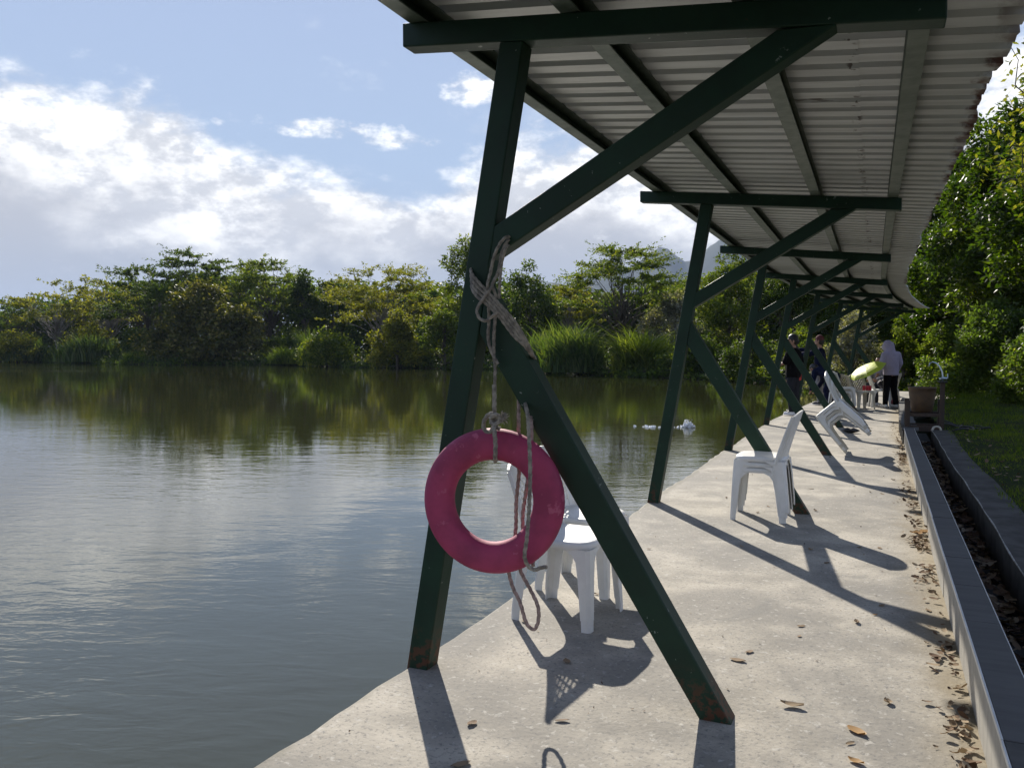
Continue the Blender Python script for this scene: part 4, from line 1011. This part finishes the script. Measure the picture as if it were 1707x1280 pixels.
# ------------------------------------------------------------------ yellow umbrella
def umbrella():
    c = Vector(ony(1446, 618, 21.3)); root = empty('umbrella', c); tag(root, 'open lime-yellow umbrella tilted over the chairs with dark print on one panel', 'umbrella')
    # shaft axis: apex points up, to the left and toward the camera
    ax = Vector((-.42, -.26, .87)).normalized(); q = ax.to_track_quat('Z', 'Y').to_matrix() @ Matrix.Rotation(R(12), 3, 'Z')
    Ru = .455; n = 8
    def sp(a, t, lift=0.): 
        r = Ru * math.sin(t * 1.2) / math.sin(1.2); sag = 1 - .085 * t * (1 - abs(math.cos(a * 4)))
        return q @ Vector((r * math.cos(a) * sag, r * math.sin(a) * sag, .20 * math.cos(t * 1.2) - .20 * math.cos(1.2) - .005 + lift))
    for k in range(n):
        a0 = 2 * math.pi * k / n; v = []; f = []; A, T = 3, 7
        for i in range(T):
            for j in range(A): v.append(sp(a0 + 2 * math.pi / n * j / (A - 1), i / (T - 1)))
        for i in range(T - 1):
            for j in range(A - 1): a = i * A + j; f.append((a, a + 1, a + A + 1, a + A))
        MB().add(v, f).build('canopy_panel', M['yellow'], root, smooth=False)
        MB().tube([sp(a0, t / 5, -.006) for t in range(6)], .003, 4).build('rib', M['black'], root)
    MB().tube([q @ Vector((0, 0, .20)), q @ Vector((0, 0, -.35))], .006, 6).build('shaft', M['chrome'], root)
    MB().tube([q @ Vector((0, 0, -.35)), q @ Vector((0, 0, -.42))], .014, 8).build('handle', M['black'], root)
    # dark lettering-like print near the rim of the panel that faces the camera
    best = min(range(n), key=lambda k: (sp(2 * math.pi * (k + .5) / n, .85)).z * 1.0 + (sp(2 * math.pi * (k + .5) / n, .85)).y * .2)
    mb = MB(); rr = random.Random(2)
    for j in range(9):
        aa = 2 * math.pi * (best + .22 + .065 * j) / n
        for (t0, t1, d0, d1) in rr.choice([[(.78, .88, 0, 0), (.78, .79, 0, .035)], [(.78, .88, 0, .03), (.83, .835, 0, .03)], [(.80, .88, 0, 0), (.80, .88, .03, .03)], [(.78, .88, .015, .015), (.88, .885, 0, .03)]]):
            p0 = sp(aa + d0, t0, .004); p1 = sp(aa + d1, t1, .004); mb.beam(p0, p1, .006, .002, q @ Vector((0, 0, 1)))
    mb.build('print', M['black'], root)
umbrella()

# small things around the chairs
for i, (x, y, l) in enumerate([(-.26, 21.13, 'left'), (-.19, 21.10, 'middle'), (-.13, 21.16, 'right')]):
    o = empty('drink_can', (x - .06, y + .02, .438)); tag(o, '%s red can of the three on the chair seat' % l, 'can', 'red cans')
    MB().lathe([(.001, 0), (.026, 0), (.033, .008), (.033, .105), (.027, .118), (.001, .118)], n=14).build('can_body', M['can'], o, smooth=True)
    MB().lathe([(.001, .1185), (.026, .1185), (.026, .121), (.001, .121)], n=14).build('can_lid', M['chrome'], o)
def blobby(name, c, sx, sy, sz, m, seed=1, lump=.12, parent=None):
    rn = random.Random(seed); mb = MB(); mb.ball((0, 0, 0), 1, 16, 10)
    ph_ = [rn.uniform(0, 6) for _ in range(6)]
    mb.v = [(p[0] * sx * (1 + lump * math.sin(p[2] * 5 + ph_[0]) + lump * math.sin(p[1] * 7 + ph_[1])), p[1] * sy * (1 + lump * math.sin(p[0] * 6 + ph_[2])), (abs(p[2] + .999) ** .8 - .0) * sz * .57 * (1 + lump * math.sin(p[0] * 8 + ph_[3]))) for p in mb.v]
    o = mb.build(name, m, parent, smooth=True); o.location = c; return o
b = empty('handbag', (.10, 21.93, .44)); tag(b, 'dark patterned bag sitting on the white chair beside the blue bottle', 'bag')
blobby('bag_body', (0, 0, 0), .13, .11, .24, M['bagcloth'], 4, .07, b); MB().tube([(-.08, 0, .2), (-.05, 0, .30), (.02, 0, .32), (.07, 0, .2)], .008, 6).build('strap', M['black'], b, smooth=True)
b = empty('water_bottle', (.21, 21.84, .44)); tag(b, 'blue bottle at the front edge of the bag chair', 'bottle')
MB().lathe([(.001, 0), (.034, 0), (.036, .01), (.036, .13), (.026, .16), (.013, .175), (.013, .185)], n=14).build('bottle_body', M['blue'], b, smooth=True); MB().lathe([(.015, .185), (.015, .205), (.001, .206)], n=12).build('cap', M['white'], b)
b = empty('shoulder_bag', (.36, 22.15, 0)); tag(b, 'maroon bag lying on the deck between the feet of the hooded person', 'bag')
blobby('bag_body', (0, 0, 0), .11, .10, .20, M['maroon'], 8, .1, b); MB().tube([(.05, -.05, .14), (.12, -.08, .16), (.17, -.09, .06), (.16, -.1, .01)], .008, 6).build('strap', M['maroon'], b, smooth=True)
b = empty('small_pouch', (-.42, 14.9, 0)); tag(b, 'small black pouch lying on the deck behind the tipped chairs', 'pouch')
blobby('pouch_body', (0, 0, 0), .13, .08, .09, M['black'], 9, .08, b); MB().tube([(-.06, -.05, .05), (0, -.09, .04), (.06, -.05, .05)], .006, 6).build('strap', M['black'], b, smooth=True)

# ------------------------------------------------------------------ people
def capsule(mb, a, b, r0, r1, sq=1., side=(1, 0, 0), n=12, fl=1.):
    """tapered rounded limb; sq squashes the section across 'side'"""
    a = Vector(a); b = Vector(b); d = (b - a); L = d.length
    d = d / L if L > 1e-6 else Vector((0, 0, 1)); sd = Vector(side); sd = sd - d * sd.dot(d); sd = sd.normalized() if sd.length > 1e-3 else d.orthogonal().normalized(); up = d.cross(sd)
    rings = []
    for i in range(4): t = math.pi / 2 * (1 - i / 3.); rings.append((a - d * r0 * math.sin(t) * .98 * fl, r0 * max(.05, math.cos(t))))
    for i in range(4): t = math.pi / 2 * i / 3.; rings.append((b + d * r1 * math.sin(t) * .98, r1 * max(.05, math.cos(t))))
    base = len(mb.v)
    for c, r in rings:
        for j in range(n):
            q = 2 * math.pi * j / n; mb.v.append(tuple(c + sd * math.cos(q) * r + up * math.sin(q) * r * sq))
    k = len(rings)
    for i in range(k - 1):
        for j in range(n): mb.f.append((base + i * n + j, base + i * n + (j + 1) % n, base + (i + 1) * n + (j + 1) % n, base + (i + 1) * n + j))
    mb.f.append(tuple(base + j for j in reversed(range(n)))); mb.f.append(tuple(base + (k - 1) * n + j for j in range(n)))
def remeshed(mb, name, m, parent, vox=.012, sm=2):
    o = mb.build(name, m, parent); r = o.modifiers.new('remesh', 'REMESH'); r.mode = 'VOXEL'; r.voxel_size = vox; r.use_smooth_shade = True
    s = o.modifiers.new('smooth', 'SMOOTH'); s.iterations = sm; s.factor = .5
    return o
def person(label, loc, face, J, top, legs, shoe='white', hood=None, cap=None, hair=True, group='people at the end of the deck', scale=1., topm=None, vest=None, short=False, name='person', loose=1.15):
    """J: joints in the person's frame (x right, y forward, z up)"""
    root = empty(name, loc, -R(face)); root.scale = (scale,) * 3; tag(root, label, 'person', group)
    V_ = lambda k: Vector(J[k])
    hd = V_('head'); nk = V_('neck'); hipc = (V_('hipL') + V_('hipR')) / 2; ch = V_('chest'); hy = Vector(J.get('look', (0, 1, 0))).normalized(); hu = (hd - nk).normalized()
    hx = hy.cross(Vector((0, 0, 1))).normalized(); hup = hx.cross(hy).normalized()
    B = MB()
    capsule(B, hd + hup * .025, hd - hup * .035 + hy * .012, .088, .066, 1.12, hx, 14)            # skull to jaw
    capsule(B, nk, hd - hup * .05, .052, .048)                                                # neck
    nose = hd + hy * .092 - hup * .012; capsule(B, nose + hup * .02 - hy * .012, nose + hy * .012 - hup * .008, .010, .013)
    capsule(B, hd + hy * .085 - hup * .055 - hx * .018, hd + hy * .085 - hup * .055 + hx * .018, .009, .009)
    for s_ in (-1, 1): capsule(B, hd + hx * s_ * .088 + hup * .015, hd + hx * s_ * .088 - hup * .025, .014, .011)
    capsule(B, ch, nk - Vector((0, 0, .05)), .115, .06, .75); capsule(B, hipc, ch, .125, .125, .72)
    for s_, S_ in ((-1, 'L'), (1, 'R')):
        sh, el, wr = V_('sh' + S_), V_('el' + S_), V_('wr' + S_)
        capsule(B, nk - Vector((0, 0, .04)), sh, .045, .05); capsule(B, sh, el, .046, .036); capsule(B, el, wr, .037, .024)
        fd = Vector(J.get('hand' + S_, (wr - el))).normalized(); sdv = fd.cross(Vector((0, 1, 0)) if abs(fd.y) < .8 else Vector((1, 0, 0))).normalized(); pn = sdv.cross(fd)
        pm = wr + fd * .075; capsule(B, wr, pm, .022, .034, .45, sdv)
        for q, ln in enumerate((.062, .072, .068, .052)):
            o_ = sdv * ((q - 1.5) * .0195); k0 = pm + o_ + fd * .012; k1 = k0 + fd * ln * .5 + pn * .006; k2 = k1 + fd * ln * .42 + pn * .020
            capsule(B, k0, k1, .0092, .0085, n=8); capsule(B, k1, k2, .0085, .007, n=8)
        th0 = wr + fd * .03 + sdv * .026; capsule(B, th0, th0 + fd * .035 + sdv * .022, .011, .010, n=8); capsule(B, th0 + fd * .035 + sdv * .022, th0 + fd * .062 + sdv * .026 + pn * .01, .010, .008, n=8)
        hp, kn, an = V_('hip' + S_), V_('kn' + S_), V_('an' + S_)
        capsule(B, hp, kn, .078, .052); capsule(B, kn, an, .050, .034); to = Vector(J.get('toe' + S_, an + Vector((0, .13, -.045)))); capsule(B, an - Vector((0, 0, .02)), to, .036, .028, .8)
    remeshed(B, 'body', M['skin'], root, .0085, 1)
    # eyes
    for s_ in (-1, 1):
        MB().ball(hd + hy * .083 + hx * s_ * .031 + hup * .012, .011, 8, 6).build('eye', M['black'], root, smooth=True)
    T = MB(); lo = loose
    hem = hipc + (hipc - ch).normalized() * .07
    capsule(T, ch - Vector((0, 0, .01)), nk - Vector((0, 0, .045)), .148 * lo, .075, .72); capsule(T, hem, ch, .158 * lo, .165 * lo, .70, fl=.12)
    for s_, S_ in ((-1, 'L'), (1, 'R')):
        sh, el, wr = V_('sh' + S_), V_('el' + S_), V_('wr' + S_)
        capsule(T, nk - Vector((0, 0, .06)), sh, .085, .066 * lo); 
        if short: capsule(T, sh, sh.lerp(el, .85), .066 * lo, .064 * lo)
        else: capsule(T, sh, el, .064 * lo, .053 * lo); capsule(T, el, el.lerp(wr, .97), .053 * lo, .040 * lo)
    if hood:
        capsule(T, nk - Vector((0, 0, .05)), hd - hup * .03 - hy * .02, .135, .11); capsule(T, hd - hy * .018 - hup * .01, hd + hup * .035 - hy * .012, .122, .112, 1.08, hx); capsule(T, hd + hup * .02, hd + hy * .05 + hup * .01, .115, .108)
    t_ = remeshed(T, topm or 'shirt', M[top], root, .011, 3)
    tx = bpy.data.textures.get('cloth_folds') or bpy.data.textures.new('cloth_folds', 'CLOUDS'); tx.noise_scale = .11
    dp = t_.modifiers.new('folds', 'DISPLACE'); dp.texture = tx; dp.strength = .022; dp.mid_level = .5; dp.texture_coords = 'LOCAL'
    Lg = MB(); capsule(Lg, hipc + Vector((-.04, 0, .03)), hipc + Vector((.04, 0, .03)), .125, .125, .95, (0, 1, 0))
    for S_ in 'LR':
        hp, kn, an = V_('hip' + S_), V_('kn' + S_), V_('an' + S_); capsule(Lg, hp, kn, .098, .078); capsule(Lg, kn, kn.lerp(an, .93), .078, .062)
    l_ = remeshed(Lg, 'trousers', M[legs], root, .011, 3); dp = l_.modifiers.new('folds', 'DISPLACE'); dp.texture = tx; dp.strength = .020; dp.texture_coords = 'LOCAL'
    for S_ in 'LR':
        an = V_('an' + S_); to = Vector(J.get('toe' + S_, an + Vector((0, .13, -.045)))); d = (to - an); d.z = 0; d.normalize()
        s = MB(); capsule(s, an - Vector((0, 0, .01)), an - Vector((0, 0, .035)) , .048, .050); capsule(s, an - Vector((0, 0, .035)) - d * .03, Vector((to.x, to.y, an.z - .035)) , .045, .040, .8, d.cross(Vector((0, 0, 1))))
        so = remeshed(s, 'shoe', M['black'] if shoe != 'white' else M['white'], root, .009, 1)
        s = MB(); capsule(s, Vector((an.x, an.y, an.z - .06)) - d * .035, Vector((to.x, to.y, an.z - .06)) + d * .01, .046, .042, .32, d.cross(Vector((0, 0, 1)))); s.build('sole', M['white'], so, smooth=True)
        if shoe == 'white':
            s = MB(); capsule(s, an + d * .035 + Vector((0, 0, .0)), an + d * .09 - Vector((0, 0, .02)), .034, .030, .6); s.build('tongue', M['black'], so, smooth=True)
    if hair and not hood:
        h = MB(); capsule(h, hd + hup * .035 - hy * .015, hd - hy * .045 - hup * .01, .095, .082, 1.05, hx); remeshed(h, 'hair', M['hair'], root, .011, 1)
    if cap:
        h = MB(); capsule(h, hd + hup * .055 - hy * .01, hd + hup * .065 - hy * .005, .100, .094, 1.05, hx); c_ = remeshed(h, 'cap', M[cap], root, .011, 1)
        h = MB(); capsule(h, hd + hup * .062 + hy * .07, hd + hup * .045 + hy * .15, .062, .045, .16, hx); h.build('brim', M[cap], c_, smooth=True)
    if vest:
        h = MB(); capsule(h, hem, ch + Vector((0, 0, .05)), .172 * lo, .178 * lo, .70, fl=.1); remeshed(h, 'vest', M[vest], root, .012, 2)
    return root
def stand(**k):
    J = dict(head=(0, .02, 1.50), neck=(0, 0, 1.36), chest=(0, 0, 1.18), hipL=(-.085, 0, .86), hipR=(.085, 0, .86), shL=(-.175, 0, 1.275), shR=(.175, 0, 1.275), elL=(-.225, -.01, 1.05), elR=(.225, -.01, 1.05),
             wrL=(-.235, .06, .82), wrR=(.235, .06, .82), knL=(-.10, .015, .47), knR=(.10, .015, .47), anL=(-.105, -.02, .09), anR=(.105, -.02, .09))
    J.update(k); return J
hoodie = person('person in a lilac hooded jacket with the hood up and black trousers, seen from behind', (.26, 21.75, 0), -38,
    stand(head=(0, .11, 1.47), neck=(0, .035, 1.35), look=(-.1, .8, -.55), elL=(-.24, .03, 1.07), wrL=(-.24, .15, .86), handL=(.05, .25, -.9), elR=(.24, -.02, 1.06), wrR=(.23, .10, .84), anL=(-.12, .03, .09), anR=(.13, -.03, .09)),
    'lilac', 'cotton_black', 'white', hood=True, topm='hoodie', loose=1.22, scale=1.01)
person('person in a black T-shirt and black cap facing the water beside the third post', (-1.66, 18.35, 0), -75,
    stand(look=(-.5, .8, -.1), elL=(-.27, .06, 1.08), wrL=(-.24, .26, 1.0), elR=(.24, -.06, 1.06), wrR=(.26, .12, .95), handL=(0, 1, .1)), 'cotton_black', 'greyblue', 'white', cap='black', short=True, topm='t_shirt', loose=1.3, scale=1.05)
person('person in a dark top and red vest mostly hidden behind the black T-shirt man', (-1.70, 19.1, 0), -65,
    stand(), 'navy', 'greyblue', 'black', vest='red', topm='shirt', scale=.93)
person('person in a cap and dark jacket with red trim pointing over the water', (-1.36, 22.1, 0), -84,
    stand(look=(0, .95, .1), head=(0, .03, 1.52), elR=(.20, .28, 1.30), wrR=(.12, .50, 1.33), handR=(-.1, .6, .5), elL=(-.20, .28, 1.22), wrL=(-.16, .54, 1.20), handL=(0, 1, 0)), 'navy', 'greycloth', 'black', cap='faded_red', vest=None, topm='jacket', scale=1.06, hair=True)
person('person in a navy jacket with white stripes bending over by the fourth brace', (-1.02, 21.4, 0), -60,
    dict(head=(0, .52, .93), neck=(0, .42, .90), look=(0, .5, -.8), chest=(0, .28, .86), hipL=(-.085, -.02, .74), hipR=(.085, -.02, .74), shL=(-.17, .38, .86), shR=(.17, .38, .86), elL=(-.20, .42, .62), elR=(.20, .42, .62), wrL=(-.12, .52, .42), wrR=(.12, .52, .42),
         knL=(-.10, .12, .42), knR=(.10, .12, .42), anL=(-.10, .0, .09), anR=(.10, .0, .09)), 'navy', 'navy', 'black', topm='jacket', hair=True, scale=1.0)
person('seated person in pale grey under the yellow umbrella, mostly hidden by it', (.02, 22.75, 0), -150,
    dict(head=(0, .04, 1.10), neck=(0, .0, .97), chest=(0, -.02, .80), hipL=(-.09, -.04, .52), hipR=(.09, -.04, .52), shL=(-.17, 0, .93), shR=(.17, 0, .93), elL=(-.20, .10, .70), elR=(.20, .10, .70), wrL=(-.12, .30, .66), wrR=(.12, .30, .66),
         knL=(-.11, .38, .50), knR=(.11, .38, .50), anL=(-.11, .36, .09), anR=(.11, .36, .09)), 'greycloth', 'greyblue', 'white', topm='shirt', hair=True)

# ------------------------------------------------------------------ splashes on the pond
def splash(name, label, c, hgt, wid, n, seed):
    rg = random.Random(seed); mb = MB()
    for i in range(n):
        x = rg.gauss(0, wid * .36); z = abs(rg.gauss(0, hgt * .45)) * math.exp(-(x / wid) ** 2); r = rg.uniform(.008, .03) * (1 if z < hgt * .5 else .5)
        mb.ball((x, rg.gauss(0, wid * .18), z + .0), r, 6, 4, (1, 1, rg.uniform(.6, 1.8)))
    o = mb.build(name, M['foam'], smooth=True); o.location = c; tag(o, label, 'splash', 'splashes on the pond')
splash('water_splash', 'white splash leaping from the pond right of the second post', (-4.04, 19.05, WATER_Z), .20, .16, 150, 1)
splash('water_splash', 'flat white streak of foam left of the second post', (-4.80, 18.75, WATER_Z), .015, .50, 70, 2)
splash('water_splash', 'thin line of foam between the second post and the splash', (-4.32, 18.95, WATER_Z), .010, .20, 22, 3)

# ------------------------------------------------------------------ dry leaves
def curled(L, W, curl, rg):
    st = 5; v = []; f = []
    for i in range(st):
        t = i / (st - 1); w = W * math.sin(math.pi * (t * .9 + .05)) ** .8 * .5; z0 = curl * L * (t - .5) ** 2 * 2 + .0005; x = (t - .5) * L
        up = curl * W * .55
        v += [(x, -w, z0 + up + rg.uniform(0, .006)), (x, rg.uniform(-.002, .002), z0), (x, w, z0 + up * rg.uniform(.5, 1.6))]
    for i in range(st - 1):
        a = 3 * i; f += [(a, a + 1, a + 4, a + 3), (a + 1, a + 2, a + 5, a + 4)]
    return v, f
rgl = random.Random(12); protos = []
for i in range(8):
    v, f = curled(rgl.uniform(.05, .08), rgl.uniform(.026, .042), rgl.choice([.03, .06, .1, .16, .24]), rgl); protos.append((v, f))
pm = []
for i, (v, f) in enumerate(protos):
    o = MB().add(v, f).build('dry_leaf', M['dry'] if i % 4 else M['dryor'], smooth=True); pm.append(o.data); bpy.data.objects.remove(o)
def one_leaf(x, y, z, s, k, rz, tilt, label):
    o = bpy.data.objects.new('dry_leaf', pm[k]); COL.objects.link(o); o.location = (x, y, z); o.rotation_euler = (tilt * .5, rgl.uniform(-.06, .06), rz); o.scale = (s, s, s)
    tag(o, label, 'dry leaf', 'dry leaves scattered on the deck')
named = [((1230, 1101), 1.0, 'dark curled dry leaf on the deck above the foot of the near brace'), ((1320, 1178), 1.1, 'pale brown dry leaf on the deck right of the near brace foot'), ((1428, 1220), 1.25, 'large two-toned dry leaf on the open deck at lower right'),
         ((1481, 1172), .9, 'small pale leaf right of the large two-toned leaf'), ((1427, 1271), 1.1, 'yellowish leaf cut by the bottom edge of the photo'), ((787, 1207), .9, 'small dark leaf on the deck between the near post and its brace'),
         ((937, 1202), .8, 'small dark leaf below the shadow of the chairs'), ((768, 1275), 1.0, 'orange leaf inside the shadow of the near post'), ((978, 1050), 1.0, 'orange leaf at the foot of the nearest chair leg'),
         ((1249, 1087), .7, 'tiny leaf just above the dark curled leaf'), ((1470, 1010), .8, 'pale leaf on the deck below the second frame shadow'), ((873, 1037), .6, 'tiny orange leaf inside the rope loop by the chair leg'), ((945, 1103), .8, 'leaf lying in the chair shadow')]
for (p, s, lab) in named:
    q = onz(*p); one_leaf(q[0], q[1], .004, s * 1.0, rgl.randrange(8), rgl.uniform(0, 6.28), rgl.uniform(-.15, .15), lab)
for i in range(55):
    y = 3 + 15 * rgl.random() ** 1.4; x = rgl.uniform(-1.7, .3) if rgl.random() < .45 else rgl.uniform(-.4, .33)
    one_leaf(x, y, .003, rgl.uniform(.4, .75), rgl.randrange(8), rgl.uniform(0, 6.28), rgl.uniform(-.12, .12), 'small dry leaf %s, %s' % ('out near the water edge' if x < -1.0 else 'along the deck middle' if x < -.2 else 'towards the kerb', 'before the second frame' if y < 7 else 'between the second and third frames' if y < 11.6 else 'beyond the third frame'))
q = onz(1545, 893)
for i in range(3): one_leaf(q[0] - .06 + .05 * i, q[1] + .03 * i, .012 + .012 * i, 2.3 - .3 * i, (4, 0, 2)[i], (.3, 1.0, -.5)[i], .3, ('large pale', 'large orange-brown', 'large curled')[i] + ' leaf of the pile against the kerb')
def litter(name, label, n, fn, smin, smax, seed, mm='dry'):
    rn = random.Random(seed); V = []; F = []
    for i in range(n):
        x, y, z = fn(rn); v, f = protos[rn.randrange(8)]; s = rn.uniform(smin, smax); m = Matrix.Translation((x, y, z)) @ Matrix.Rotation(rn.uniform(0, 6.28), 4, 'Z') @ Matrix.Rotation(rn.gauss(0, .25), 4, 'X') @ Matrix.Rotation(rn.gauss(0, .3), 4, 'Y') @ Matrix.Scale(s, 4)
        b = len(V); V += [tuple(m @ Vector(p)) for p in v]; F += [tuple(b + j for j in q) for q in f]
    tag(npmesh(name, V, F, M[mm], smooth=True), kind='stuff', label=label)
cl = [rgl.uniform(2.2, 14) ** 1 for _ in range(26)]
def f1(rn):
    y = rn.choice(cl) + rn.gauss(0, .12) if rn.random() < .7 else rn.uniform(2, 17); return .345 - abs(rn.gauss(0, .055)) - .012, y, .006 + abs(rn.gauss(0, .006))
litter('leaf_litter', 'dry brown leaves drifted along the foot of the kerb', 620, f1, .3, .85, 3)
def f2(rn): return .60 + rn.uniform(-.11, .12), rn.uniform(1.5, 14), -.055 + abs(rn.gauss(0, .03))
litter('gutter_litter', 'brown leaves filling the gutter', 1500, f2, .6, 1.5, 4)
def f3(rn): y = rn.uniform(1.5, 14); return 1.0 + abs(rn.gauss(0, .5)), y, .215 + abs(rn.gauss(0, .01))
litter('lawn_litter', 'scattered dry leaves on the grass edge', 160, f3, .5, 1.0, 5)
def f4(rn): return rn.uniform(-1.8, .3), 2 + 18 * rn.random(), .003
litter('deck_crumbs', 'tiny crumbs of dry leaf on the concrete deck', 500, f4, .08, .22, 6)
